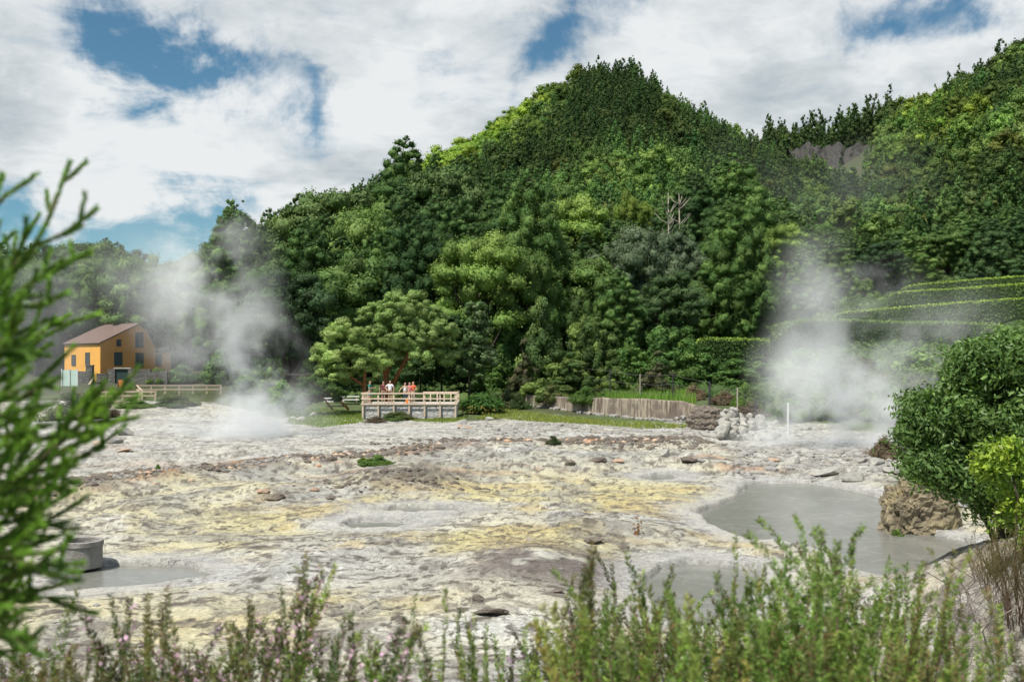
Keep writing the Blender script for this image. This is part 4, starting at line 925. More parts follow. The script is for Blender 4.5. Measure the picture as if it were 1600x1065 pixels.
    for poly, n, h, w, col in [([(440, 660), (452, 645), (505, 638), (565, 645), (568, 660), (500, 668)], 7000, .17, .035, (.15, .23, .045)), ([(640, 657), (720, 650), (730, 655), (700, 660)], 2500, .13, .035, (.17, .24, .05)),
        ([(735, 655), (790, 640), (1085, 666), (1110, 672), (1000, 670), (880, 661), (780, 654)], 14000, .17, .04, (.19, .25, .06)), ([(940, 628), (960, 612), (1085, 618), (1088, 632), (1010, 630)], 5200, .75, .035, (.14, .26, .05)), ([(800, 632), (830, 622), (940, 622), (940, 630)], 2500, .5, .035, (.09, .17, .035)),
        ([(570, 628), (720, 622), (800, 622), (790, 640), (720, 640), (570, 645)], 4200, .18, .04, (.09, .16, .03)), ([(130, 622), (140, 606), (330, 604), (330, 618), (210, 624)], 3500, .14, .05, (.13, .18, .05)), ([(1195, 655), (1205, 640), (1235, 655), (1225, 668)], 900, .18, .035, (.13, .18, .04)), ([(400, 640), (450, 628), (470, 640), (440, 650)], 1400, .25, .04, (.09, .15, .035))]:
        V, Q, T, c = blades(zone_on_ground(poly, n, rg), h, w, rg, col); Vs.append(V); Qs.append(Q+off); Ts.append(T+off); Cs.append(c); off += len(V)
    o = put('grass', mesh_np('grass', np.concatenate(Vs), [np.concatenate(Qs), np.concatenate(Ts)], LEAF, col=np.concatenate(Cs))); tag(o, 'short green grass along walls and fences', None, None, 'stuff')
    # undergrowth covering the soil at the forest foot
    p = jitter_grid(-62, 110, 64, 150, 1.05, rg); px = 800+FPX*p[:, 0]/p[:, 1]
    edge = np.interp(px, [-200, 330, 460, 560, 720, 800, 830, 1085, 1130, 1240, 1600], [140, 140, 100, 96, 94, 92, 95, 90, 80, 66, 64]); k = (p[:, 1] > edge) & (px > 335) & (px < 1950)
    p = p[k]; z = ground_z(p[:, 0], p[:, 1], False); n = len(p)
    o = put('undergrowth', clump_mesh('undergrowth', np.column_stack([p, z+.3]), rg.uniform(.4, 1.1, n), 24, .24, rg, LEAF, jitter=.5, colr=(.065, .115, .035), hot=(.11, .17, .05), hotfrac=.4, core=.7, sub=1)); tag(o, 'low leafy undergrowth at the forest foot', None, None, 'stuff'); print('under', n)
# ================================================================== HOUSE, WALLS, FENCES, PLATFORM
def plaster(name, col, stain):
    m, nt, p, out = mat(name); tc = nt.new('ShaderNodeTexCoord').outputs['Object']
    n = nt.noise(tc, .7, 6, .6); mp = nt.new('ShaderNodeMapping'); mp.inputs['Scale'].default_value = (1.6, 1.6, .12); nt.link(tc, mp.inputs[0]); s = nt.noise(mp.outputs[0], 2.2, 5, .6)
    c = nt.mix(nt.maprange(n, .35, .7, 0, .55), (*col, 1), (*[x*.82 for x in col], 1)); c = nt.mix(nt.maprange(s, .50, .68, 0, stain), c, (.16, .115, .085, 1))
    nt.link(c, p.inputs['Base Color']); p.inputs['Roughness'].default_value = .85; nt.link(nt.bump(nt.noise(tc, 14, 4, .6), .2, .02), p.inputs['Normal']); return m
def stone_mat(name, a, b, scale, joint=(.055, .05, .045)):
    m, nt, p, out = mat(name); tc = nt.new('ShaderNodeTexCoord').outputs['Object']
    wn = nt.noise(tc, 1.5, 3, .5, out='Color'); v = nt.vmath('ADD', tc, nt.scale(wn, .25)); mp = nt.new('ShaderNodeMapping'); mp.inputs['Scale'].default_value = (1, 1, 1.5); nt.link(v, mp.inputs[0])
    e = nt.new('ShaderNodeTexVoronoi', feature='DISTANCE_TO_EDGE'); e.inputs['Scale'].default_value = scale; nt.link(mp.outputs[0], e.inputs[0])
    ce = nt.new('ShaderNodeTexVoronoi', feature='F1'); ce.inputs['Scale'].default_value = scale; nt.link(mp.outputs[0], ce.inputs[0])
    sx = nt.new('ShaderNodeSeparateColor'); nt.link(ce.outputs['Color'], sx.inputs[0])
    c = nt.mix(sx.outputs[0], (*a, 1), (*b, 1)); c = nt.mix(nt.maprange(nt.noise(tc, 7, 5, .6), .45, .7, 0, .4), c, (*[x*.55 for x in a], 1))
    j = nt.maprange(e.outputs[0], .01, .04, 1, 0); c = nt.mix(j, c, (*joint, 1)); nt.link(c, p.inputs['Base Color']); p.inputs['Roughness'].default_value = .9
    h = nt.maprange(e.outputs[0], 0, .2, 0, 1, True); nt.link(nt.bump(h, .45, .05), p.inputs['Normal']); return m
def build_mats():
    global WOOD, WOOD_DK, ORANGE, ORANGE_SUNLIT, ROOFM, GLASS, FRAME, DARKSTONE, PALESTONE, CONCRETE, GREEN, MINT, METAL, WIRE, WHITE, ROCKM, ROCKB, ROCKW
    WOOD = basic('weathered_pale_wood', (.64, .51, .39), .75, .16, 6, .2, .2, stretch=(1, 1, .3), objrand=.1); WOOD_DK = basic('dark_wood', (.06, .045, .035), .85, .3, 6, .3, .1)
    ORANGE = plaster('orange_plaster', (.80, .37, .13), .07); ORANGE_SUNLIT = plaster('sunlit_orange_plaster', (.84, .43, .09), .04)  # second plaster: sun on the side wall put into a brighter, yellower colour
    m, nt, p, out = mat('clay_roof_tiles'); tc = nt.new('ShaderNodeTexCoord').outputs['UV']; tc = nt.new('ShaderNodeTexCoord').outputs['Object']
    w = nt.new('ShaderNodeTexWave', wave_type='BANDS', bands_direction='X'); w.inputs['Scale'].default_value = 1.6; w.inputs['Distortion'].default_value = .6; nt.link(tc, w.inputs[0])
    n = nt.noise(tc, 3, 6, .7); c = nt.ramp(n, [(.3, (.10, .068, .058)), (.55, (.17, .115, .098)), (.75, (.25, .195, .17))]); nt.link(c, p.inputs['Base Color']); p.inputs['Roughness'].default_value = .9; nt.link(nt.bump(w.outputs['Fac'], .5, .08), p.inputs['Normal']); ROOFM = m
    GLASS, nt, p, out = mat('window_glass'); p.inputs['Base Color'].default_value = (.10, .12, .13, 1); p.inputs['Roughness'].default_value = .08; p.inputs['Specular IOR Level'].default_value = .8
    FRAME = basic('grey_window_frame', (.085, .095, .095), .6, .1, 4, 0); DARKSTONE = stone_mat('dark_basalt_wall', (.10, .098, .09), (.19, .18, .165), 2.6, (.035, .035, .03)); PALESTONE = stone_mat('grey_fieldstone', (.44, .43, .415), (.60, .585, .56), 2.3, (.17, .16, .15))
    m, nt, p, out = mat('stained_concrete'); tc = nt.new('ShaderNodeTexCoord').outputs['Object']; mp = nt.new('ShaderNodeMapping'); mp.inputs['Scale'].default_value = (1.0, 1, .10); nt.link(tc, mp.inputs[0])
    s = nt.noise(mp.outputs[0], 4.2, 6, .7); n = nt.noise(tc, .6, 5, .6); c = nt.ramp(s, [(.38, (.085, .065, .052)), (.46, (.20, .155, .118)), (.53, (.35, .30, .228)), (.70, (.42, .375, .295))])
    c = nt.mix(nt.maprange(n, .50, .60, 0, .85), c, (.15, .115, .095, 1)); c = nt.mix(nt.maprange(nt.noise(tc, 5, 6, .7), .52, .66, 0, .6), c, (.17, .155, .13, 1))
    nt.link(c, p.inputs['Base Color']); p.inputs['Roughness'].default_value = .9; nt.link(nt.bump(nt.noise(tc, 6, 6, .65), .5, .05), p.inputs['Normal']); CONCRETE = m
    GREEN = basic('dark_green_paint', (.035, .06, .055), .5, .15, 5, .05); MINT = basic('pale_mint_panel', (.50, .66, .58), .6, .08, 3, .05); METAL = basic('dark_metal_post', (.045, .045, .05), .5, .2, 6, .1, .4); WIRE = basic('fence_wire', (.22, .21, .20), .5, .1, 5, 0, .4, .6); WHITE = basic('white_paint', (.72, .72, .70), .6, .06, 4, .05)
def window(parent, mk, frame_t=.09):
    """mk(u0,u1,z0,z1,depth) -> 8 corner builder on the wall plane"""
def build_house():
    build_mats()
    C0 = plane_pt(157, 590, 2.2); Y0 = 124.0; C0 = np.array([(157-800)*Y0/FPX, Y0]); gd = np.array([.669, .743]); sd = np.array([-.743, .669]); Z0 = 1.9
    t = thing('house', 'orange two-storey house with clay tile roof beyond the steam', 'house', (C0[0], C0[1], Z0), math.atan2(gd[1], gd[0]))
    # local frame: x along the gable, y along the side, front at y=0
    def along(px):       # gable photo x -> local x
        r = (px-800)/FPX; return (r*C0[1]-C0[0])/(gd[0]-r*gd[1])
    def alongs(px):
        r = (px-800)/FPX; return (r*C0[1]-C0[0])/(sd[0]-r*sd[1])
    def zr(row, s, d): Y = C0[1]+s*d[1]; return CAM_Z+(HROW-row)*Y/FPX-Z0
    W_, L_ = along(243), alongs(101); xa = along(217); xk = along(229)
    ze = zr(536, 0, gd); za = zr(507, xa, gd); zk = zr(517, xk, gd); zw = zr(544, W_, gd)
    poly = [(0, -1.2), (W_, -1.2), (W_, zw), (xk, zk), (xa, za), (0, ze)]
    mb = MB(); n = len(poly); V = [(x, 0, z) for x, z in poly]+[(x, L_, z) for x, z in poly]
    mb.add(V, [tuple(range(n)), tuple(range(2*n-1, n-1, -1))]+[((i+1) % n, i, n+i, n+(i+1) % n) for i in range(1, n-1)]); mb.build('wall', ORANGE, t)
    sw = MB(); sw.box((-.012, L_/2, (ze-1.2)/2), (.02, L_-.02, ze+1.2-.06)); sw.build('side_wall', ORANGE_SUNLIT, t)  # thin sheet over the side wall carrying the painted-in sunlit tone
    # roof slabs, 0.14 thick, overhanging
    rf = MB(); o_ = .25
    for (xA, zA), (xB, zB), ext in (((0, ze), (xa, za), 1), ((xa, za), (xk, zk), 0), ((xk, zk), (W_, zw), 2)):
        d = np.array([xB-xA, zB-zA]); d = d/np.hypot(*d); nn = np.array([-d[1], d[0]])*1.0
        A = np.array([xA, zA])-d*(o_ if ext == 1 else 0); B = np.array([xB, zB])+d*(o_ if ext == 2 else .0); th_ = .14
        A = A+nn*.012; B = B+nn*.012
        q = [A, B, B+nn*th_, A+nn*th_]; V = [(a[0], -.06, a[1]) for a in q]+[(a[0], L_+.1, a[1]) for a in q]; rf.add(V, [(0, 1, 2, 3), (7, 6, 5, 4), (0, 4, 5, 1), (1, 5, 6, 2), (2, 6, 7, 3), (3, 7, 4, 0)])
    rf.tube([(xa, -.08, za+.12), (xa, L_+.1, za+.12)], .11, 8); rf.build('roof', ROOFM, t)
    def win(name, x0, x1, z0, z1, side, split=True):
        f = MB(); g = MB(); b = .09
        def bx(m, u0, u1, v0, v1, p0, p1):
            if side: m.box(((p0+p1)/-2, (u0+u1)/2, (v0+v1)/2), (p1-p0, u1-u0, v1-v0))
            else: m.box(((u0+u1)/2, (p0+p1)/-2, (v0+v1)/2), (u1-u0, p1-p0, v1-v0))
        for a in ((x0, x0+b, z0, z1), (x1-b, x1, z0, z1), (x0+b, x1-b, z1-b, z1), (x0+b, x1-b, z0, z0+b)): bx(f, *a, .02, .09)
        if split: m_ = x0+(x1-x0)*.66; bx(f, m_-.03, m_+.03, z0+b, z1-b, .022, .08)
        fr = f.build(name, FRAME, t); bx(g, x0+b, x1-b, z0+b, z1-b, .024, .05); g.build('pane', GLASS, fr)
    for a, b, r0, r1, nm in ((211, 223.6, 543, 519, 'window'), (211, 224, 574, 551, 'door'), (178, 191, 571, 550, 'window'), (181.5, 189, 540.6, 530, 'window')):
        s = (along(a)+along(b))/2; win(nm, along(a), along(b), zr(r0, s, gd), zr(r1, s, gd), False, b-a > 9)
    for a, b, r0, r1 in ((141, 134, 569.5, 550.5), (119, 112.5, 571, 554)):
        s = (alongs(a)+alongs(b))/2; win('window', alongs(a), alongs(b), zr(r0, s, sd), zr(r1, s, sd), True, False)
    # low annex at the far right of the gable
    an = MB(); x0 = W_+.02; x1 = along(268); zt = zr(551, x1, gd); an.box(((x0+x1)/2, 1.6, (zt-1.2)/2), (x1-x0, 2.8, zt+1.2)); an.build('annex', ORANGE, t)
    ar = MB(); ar.box(((x0+x1)/2+.05, 1.6, zt+.06), (x1-x0, 3.1, .1)); ar.build('annex_roof', ROOFM, t)
    s0, s1 = along(244), along(253.5); f = MB(); f.box(((s0+s1)/2, .17, (zr(571, s0, gd)+zr(553, s0, gd))/2), (s1-s0, .08, zr(553, s0, gd)-zr(571, s0, gd))); f.build('window', GLASS, t)
    # stone garden wall with a green door in front of the house
    def seg_wall(name, label, pts, h, th, m, Y, base_drop=.6):
        mb = MB(); P = [np.array([(px-800)*Y_/FPX, Y_]) for px, Y_ in pts]
        for a, b in zip(P[:-1], P[1:]):
            d = unit(b-a); c = (a+b)/2; zz = min(gz(*a), gz(*b)); zt_ = max(gz(*a), gz(*b))+h; mb.box((c[0], c[1], (zz-base_drop+zt_)/2), (np.hypot(*(b-a)), th, zt_-zz+base_drop), math.atan2(d[1], d[0]))
        o = mb.build(name, m); tag(o, label, 'wall'); return o
    seg_wall('stone_wall', 'low dark basalt garden wall below the orange house, left of the gate pillar', [(119, 119), (136, 119)], 1.45, .5, DARKSTONE, 119)
    seg_wall('stone_wall', 'lower dark basalt wall between pillar and green door', [(152, 119), (168, 119)], 1.2, .5, DARKSTONE, 119)
    w = seg_wall('stone_wall', 'long dark basalt wall around the green door below the house', [(169.5, 118), (181, 118)], 1.75, .55, DARKSTONE, 118)
    x = lambda px, Y: (px-800)*Y/FPX
    m2 = MB(); 
    for a, b in ((201, 236), (236, 262)):
        xa_, xb_ = x(a, 118), x(b, 118); m2.box(((xa_+xb_)/2, 118, 2.2), (xb_-xa_-.01, .5, 3.1 if a == 201 else 2.6))
    m2.build('wall_run', DARKSTONE, w); cp = MB(); cp.box((x(192, 118), 118, 3.86), (x(205, 118)-x(178, 118), .6, .12)); cp.build('lintel', PALESTONE, w)
    dm = MB(); xa_, xb_ = x(181.4, 118), x(200.6, 118); dm.box(((xa_+xb_)/2, 117.95, 2.75), (xb_-xa_, .12, 2.0)); d = dm.build('door', GREEN, w)
    for k in range(4): pass
    pl = MB(); pl.box((x(140.5, 117.5), 117.5, gz(x(140.5, 117.5), 117.5)+1.0), (.75, .6, 2.3)); pl.box((x(140.5, 117.5), 117.5, gz(x(140.5, 117.5), 117.5)+2.2), (.85, .7, .1)); tag(pl.build('gate_pillar', DARKSTONE), 'dark square gate pillar before the orange house', 'pillar')
    pk = MB(); g0 = gz(x(142, 116.5), 116.5); pk.bar((x(140, 116.5), 116.4, g0), (x(144, 116.5), 117.1, g0+.85), .32, .05); tag(pk.build('plank', WOOD), 'pale plank leaning on the dark gate pillar', 'plank')
    mp_ = MB(); g0 = gz(x(109, 112), 112); mp_.box((x(109, 112), 112, g0+.85), (x(122, 112)-x(97, 112), .08, 1.9)); o = mp_.build('panel_fence', MINT); tag(o, 'pale mint panel fence left of the garden wall', 'fence')
    ps = MB(); 
    for q in (97, 109, 121.5): ps.box((x(q, 112), 111.9, g0+.9), (.1, .1, 2.05))
    ps.build('frame', WHITE, o)
    ab = MB(); g0 = gz(x(188, 112), 112); ab.bar((x(185.5, 112), 112.2, g0), (x(188.5, 112), 112, g0+.75), .5, .04); ab.bar((x(191, 112), 111.8, g0), (x(188.6, 112), 112, g0+.75), .5, .04); tag(ab.build('folding_board', basic('orange_paint', (.62, .22, .07), .6, .15, 6, .1)), 'small orange folding board on the grass before the green door', 'board')
    # white bits of seats beyond the steam, left rail fences
    def rail_fence(label, a, b, Ya, Yb, n, h, rails, ground_rows=None, m=None):
        t = thing('rail_fence', label, 'fence', (x(a, Ya), Ya, gz(x(a, Ya), Ya))); o3 = np.array(t.location); P = []
        for i in range(n):
            f = i/(n-1); Y_ = lerp(Ya, Yb, f); px_ = lerp(a, b, f); X_ = x(px_, Y_); P.append(np.array([X_, Y_, gz(X_, Y_)])-o3)
            mb = MB(); mb.box((P[-1][0], P[-1][1], P[-1][2]+h/2-.1), (.15, .13, h+.2)); mb.build('post', m or WOOD, t)
        for r in rails:
            mb = MB()
            for A, B in zip(P[:-1], P[1:]): mb.bar(A+np.array([0, -.075, h*r]), B+np.array([0, -.075, h*r]), .05, .15)
            mb.build('rail', m or WOOD, t)
        return t
    rail_fence('pale wooden rail fence crossing the lawn into the steam', 214, 345, 100, 104, 7, .95, (.93, .5))
    rail_fence('lower pale wooden rail fence before the dark bushes', 140, 243, 91, 93, 5, .85, (.9, .45))
    rail_fence('short wooden rail joining the two lawn fences', 214, 222, 100, 93, 3, .95, (.93, .5))
    st = MB()
    for i in range(3): q = hit(184, 636-4*i); st.box((q[0], q[1], q[2]+.05), (1.7-.1*i, .3, .12), .05)
    tag(st.build('plank_steps', WOOD), 'three worn wooden plank steps on the path below the fence', 'steps')
    # wooden hut in the dark under the trees
    X_, Y_ = x(470, 96), 96; g0 = gz(X_, Y_); t = thing('wooden_hut', 'dark slatted wooden hut in the shade of the forest foot', 'hut', (X_, Y_, g0))
    h_ = MB(); h_.box((0, .9, 1.2), (2.9, 1.8, 2.6)); h_.build('wall', WOOD_DK, t); r_ = MB(); r_.box((0, .85, 2.62), (3.3, 2.3, .12)); r_.build('roof', WOOD_DK, t)
    l_ = MB()
    for k in range(3): l_.bar((-.1+.4*k, -.03, 1.05), (.1+.4*k, -.03, 1.75), .05, .04); l_.bar((.3+.4*k, -.05, 1.05), (.1+.4*k, -.05, 1.75), .05, .04)
    l_.build('lattice', WOOD, t); p_ = MB(); p_.box((1.0, -.04, 1.1), (.1, .08, 2.3)); p_.build('post', basic('rust_wood', (.2, .09, .045), .8), t)
    # picnic table and seats
    for px_, Y_, lab in ((522, 92, 'pale picnic table under the low round tree'), (546, 94, 'second pale picnic table, nearer the platform')):
        X_ = x(px_, Y_); g0 = gz(X_, Y_); t = thing('picnic_table', lab, 'table', (X_, Y_, g0), .2)
        a = MB(); a.box((0, 0, .74), (1.8, .8, .06)); a.build('tabletop', WHITE, t)
        for sy in (-.75, .75): a = MB(); a.box((0, sy, .44), (1.8, .26, .05)); a.build('bench', WHITE, t)
        for sx in (-.65, .65): a = MB(); a.bar((sx, -.7, 0), (sx, -.2, .71), .08, .08); a.bar((sx, .7, 0), (sx, .2, .71), .08, .08); a.bar((sx, -.85, .36), (sx, .85, .36), .05, .08); a.build('leg', WOOD, t)
    # utility pole
    X_ = x(657, 100); g0 = gz(X_, 100); a = MB(); a.tube([(X_, 100, g0-.3), (X_, 100, CAM_Z+(HROW-474)*100/FPX)], [.11, .08], 8); tag(a.build('utility_pole', BARK_PALE, smooth=True), 'thin pale pole rising above the round tree behind the platform', 'pole')
def build_platform():
    x = lambda px, Y: (px-800)*Y/FPX
    Y = 78.0; XL, XR = x(566, Y), x(713, Y); D = 4.0; zt = CAM_Z-(632-HROW)*Y/FPX; zb = CAM_Z-(662-HROW)*Y/FPX
    t = thing('lookout_platform', 'stone lookout platform with pale wooden railing where the visitors stand', 'platform', ((XL+XR)/2, Y, zt)); hw = (XR-XL)/2; global PLAT; PLAT = (XL, XR, Y, zt)
    b = MB(); b.box((0, D/2, (zb-zt)/2-.3), (2*hw-.1, D, zt-zb+.6)); b.build('stone_base', PALESTONE, t)
    s = MB(); s.box((0, D/2-.03, .03), (2*hw+.02, D+.1, .06)); s.build('floor_slab', basic('pale_slab', (.46, .43, .39), .85, .1, 4, .1), t)
    H = CAM_Z-(615-HROW)*Y/FPX-zt+.02
    xs = [-hw+.06+i*(2*hw-.12)/6 for i in range(7)]
    low = (658, 650, 646, 646, 651, 652, 652)
    for i, q in enumerate(xs):
        a = MB(); zz = CAM_Z-(low[i]-HROW)*(Y-.1)/FPX-zt; a.box((q, -.13, (H+zz)/2), (.13, .11, H-zz)); a.build('post', WOOD, t)
    for f, hgt in ((1.0, .10), (.52, .10), (.04, .10)):
        a = MB(); a.box((0, -.205, H*f+.02), (2*hw+.15, .04, hgt)); a.build('rail', WOOD, t)
    for sx in (-1, 1):
        for k in range(1, 5): a = MB(); a.box((sx*hw*.995, -.13+k*D/4.2, H/2+.06), (.1, .1, H-.1)); a.build('post', WOOD, t)
        for f in (1.0, .52): a = MB(); a.box((sx*(hw*.995+.07), D/2-.2, H*f+.01), (.04, D-.2, .09)); a.build('rail', WOOD, t)
    for k in range(6): a = MB(); a.box((hw-2.9+k*.56, D-.12, H/2+.06), (.1, .1, H-.1)); a.build('post', WOOD, t)
    a = MB(); a.box((hw-1.45, D-.19, H*.98), (2.9, .04, .09)); a.build('rail', WOOD, t)
def build_wall():
    A = np.array([*WALL_A]); B = np.array([*WALL_B]); d = B-A; L = np.hypot(*d); dn = d/L; nn = np.array([-dn[1], dn[0]])
    n = 60; V = []; F = []
    for i in range(n+1):
        f = i/n; p = A+d*f; g = gz(*(p-nn*.6)); top = CAM_Z-(np.interp(f, [0, .3, .55, .8, 1], [617, 620, 622, 624, 628])-HROW)*p[1]/FPX+.12*(fbm(np.array([f*14.]), np.array([2.]), 3, 9)[0]-.5)
        if f > .93: top -= .25*S(.93, 1, f)
        for k, (o, z) in enumerate(((-.02, g-.5), (-.02, g+.05), (.0, g+(top-g)*.3), (.02, g+(top-g)*.65), (.03, top-.1), (.05, top), (.33, top+.02), (.36, g-.5))):
            q = p+nn*o; V.append((q[0], q[1], z))
    m = 8
    for i in range(n):
        for k in range(m-1): F.append((i*m+k, (i+1)*m+k, (i+1)*m+k+1, i*m+k+1))
    F.append(tuple(range(m))); F.append(tuple(n*m+k for k in range(m-1, -1, -1)))
    V = np.array(V); c = np.array([A[0], A[1], 0]); ang = math.atan2(d[1], d[0]); V = V-c; ca, sa = math.cos(-ang), math.sin(-ang); V[:, :2] = np.stack([V[:, 0]*ca-V[:, 1]*sa, V[:, 0]*sa+V[:, 1]*ca], 1)
    mb = MB(); mb.add(V, F); o = mb.build('retaining_wall', CONCRETE); o.location = c; o.rotation_euler.z = ang; tag(o, 'stained old concrete retaining wall with streaks and rubble foot', 'wall')
    rg = np.random.default_rng(31); mb = MB()
    for i in range(70):
        f = rg.random(); s = rg.uniform(.12, .3); mb.add(*rock_shape(rg, s, (f*L, -.16-.1*rg.random(), gz(*(A+d*f-nn*.5))+.05)))
    mb.build('rubble_foot', ROCKM, o)
    mb = MB(); 
    for i in range(14): f = rg.uniform(.92, 1.0); mb.add(*rock_shape(rg, rg.uniform(.2, .35), (f*L+.1, -.1-.2*rg.random(), gz(*(A+d*f))+rg.uniform(-.1, .9)-.6)))
    mb.build('broken_end', ROCKM, o)
    # wire fences with posts: above the wall and down the right bank
    def wire_fence(label, pts, mats_, wires):
        q0 = hit(pts[0][0], pts[0][2], 60) if False else None; P = []
        for px_, top, base, Y_ in pts: X_ = (px_-800)*Y_/FPX; P.append((np.array([X_, Y_, gz(X_, Y_)]), CAM_Z+(HROW-top)*Y_/FPX))
        t = thing('wire_fence', label, 'fence', P[0][0]); o3 = P[0][0]
        for (p, zt), m in zip(P, mats_): a = MB(); a.tube([p-o3-np.array([0, 0, .3]), np.array([p[0]+.02, p[1], zt])-o3], .055, 6); a.build('post', m, t)
        for w_ in wires:
            a = MB()
            for (p, zt), (p2, zt2) in zip(P[:-1], P[1:]):
                s = np.array([p[0], p[1], lerp(p[2], zt, w_)])-o3; e = np.array([p2[0], p2[1], lerp(p2[2], zt2, w_)])-o3; a.tube([s, (s+e)/2-np.array([0, 0, .06]), e], .014, 4)
            a.build('wire', WIRE, t)
    wire_fence('wire fence with grey and dark posts in the grass above the wall', [(880, 575, 0, 92), (907, 572, 0, 90), (953, 577, 0, 86), (1000, 584, 0, 83), (1051, 583, 0, 80), (1108, 595, 0, 74)], [METAL, BARK_PALE, METAL, BARK_PALE, METAL, METAL], (.95, .62, .3))
    wire_fence('rope fence with pale and dark posts down the bank to the steam', [(1109, 597, 0, 73.6), (1152, 605, 0, 69), (1181, 622, 0, 66), (1231, 629, 0, 61)], [METAL, BARK_PALE, METAL, WHITE], (.93, .8))
# ================================================================== ROCKS
def rock_shape(rg, s, loc, flat=.7):
    """vertices and faces of one angular stone"""
    import bmesh
    bm = bmesh.new(); bmesh.ops.create_icosphere(bm, subdivisions=1, radius=1)
    off = rg.random(3)*40; V = np.array([v.co[:] for v in bm.verts]); F = [tuple(v.index for v in f.verts) for f in bm.faces]; bm.free()
    r = .72+.6*fbm3(V*1.1+off, 2, 5); V = V*r[:, None]*np.array([1+.3*rg.random(), .8+.3*rg.random(), flat])*s
    a = rg.random()*6.28; V[:, :2] = np.stack([V[:, 0]*math.cos(a)-V[:, 1]*math.sin(a), V[:, 0]*math.sin(a)+V[:, 1]*math.cos(a)], 1)
    return V+np.array(loc), F
def rock_mesh(seed, sub=3, flat=.7, m=None, cut=5, rough=.22):
    """a boulder: a noisy ball chopped by a few planes"""
    import bmesh
    rg = np.random.default_rng(seed); bm = bmesh.new(); bmesh.ops.create_icosphere(bm, subdivisions=sub, radius=1); V = np.array([v.co[:] for v in bm.verts]); F = np.array([[v.index for v in f.verts] for f in bm.faces]); bm.free()
    off = rg.random(3)*40; V = V*(1+.5*(fbm3(V*.9+off, 3, 3)-.5))[:, None]
    for i in range(cut*2):
        nrm = rand_dirs(1, rg, .1)[0]; dd = rg.uniform(.55, .85); e = V@nrm-dd; V = V-np.where(e > 0, e, 0)[:, None]*nrm*.92
    V = V*(1+rough*(fbm3(V*3+off, 4, 8)-.5))[:, None]*np.array([1.1, .9, flat])
    return mesh_np('rock', V, F, m, smooth=False)
def rock_mat(name, a, b, stain, sm=.3):
    m, nt, p, out = mat(name); tc = nt.new('ShaderNodeTexCoord').outputs['Object']; n = nt.noise(tc, 1.6, 7, .65); c = nt.ramp(n, [(.3, a), (.65, b)])
    c = nt.mix(nt.maprange(nt.noise(tc, 1.1, 4, .6), .52, .66, 0, sm), c, (*stain, 1)); oi = nt.new('ShaderNodeObjectInfo').outputs['Random']; c = nt.scale(c, nt.maprange(oi, 0, 1, .8, 1.15))
    c = nt.mix(nt.maprange(nt.noise(tc, 5, 5, .7), .6, .68, 0, .6), c, (.10, .09, .075, 1))
    nt.link(c, p.inputs['Base Color']); p.inputs['Roughness'].default_value = .88; nt.link(nt.bump(nt.noise(tc, 3.5, 8, .7), .7, .12), p.inputs['Normal']); return m
_old_mats = build_mats
def build_mats():
    global ROCKM, ROCKW, ROCKB, ROCKO
    _old_mats(); ROCKM = rock_mat('grey_rock', (.20, .19, .18), (.40, .385, .36), (.36, .27, .13)); ROCKW = rock_mat('pale_rock', (.27, .26, .235), (.45, .435, .40), (.38, .33, .21), .5); ROCKB = rock_mat('brown_rock', (.075, .06, .05), (.22, .185, .15), (.30, .24, .13), .3); ROCKO = rock_mat('rusty_rock', (.36, .24, .16), (.50, .38, .28), (.46, .22, .10), .6)
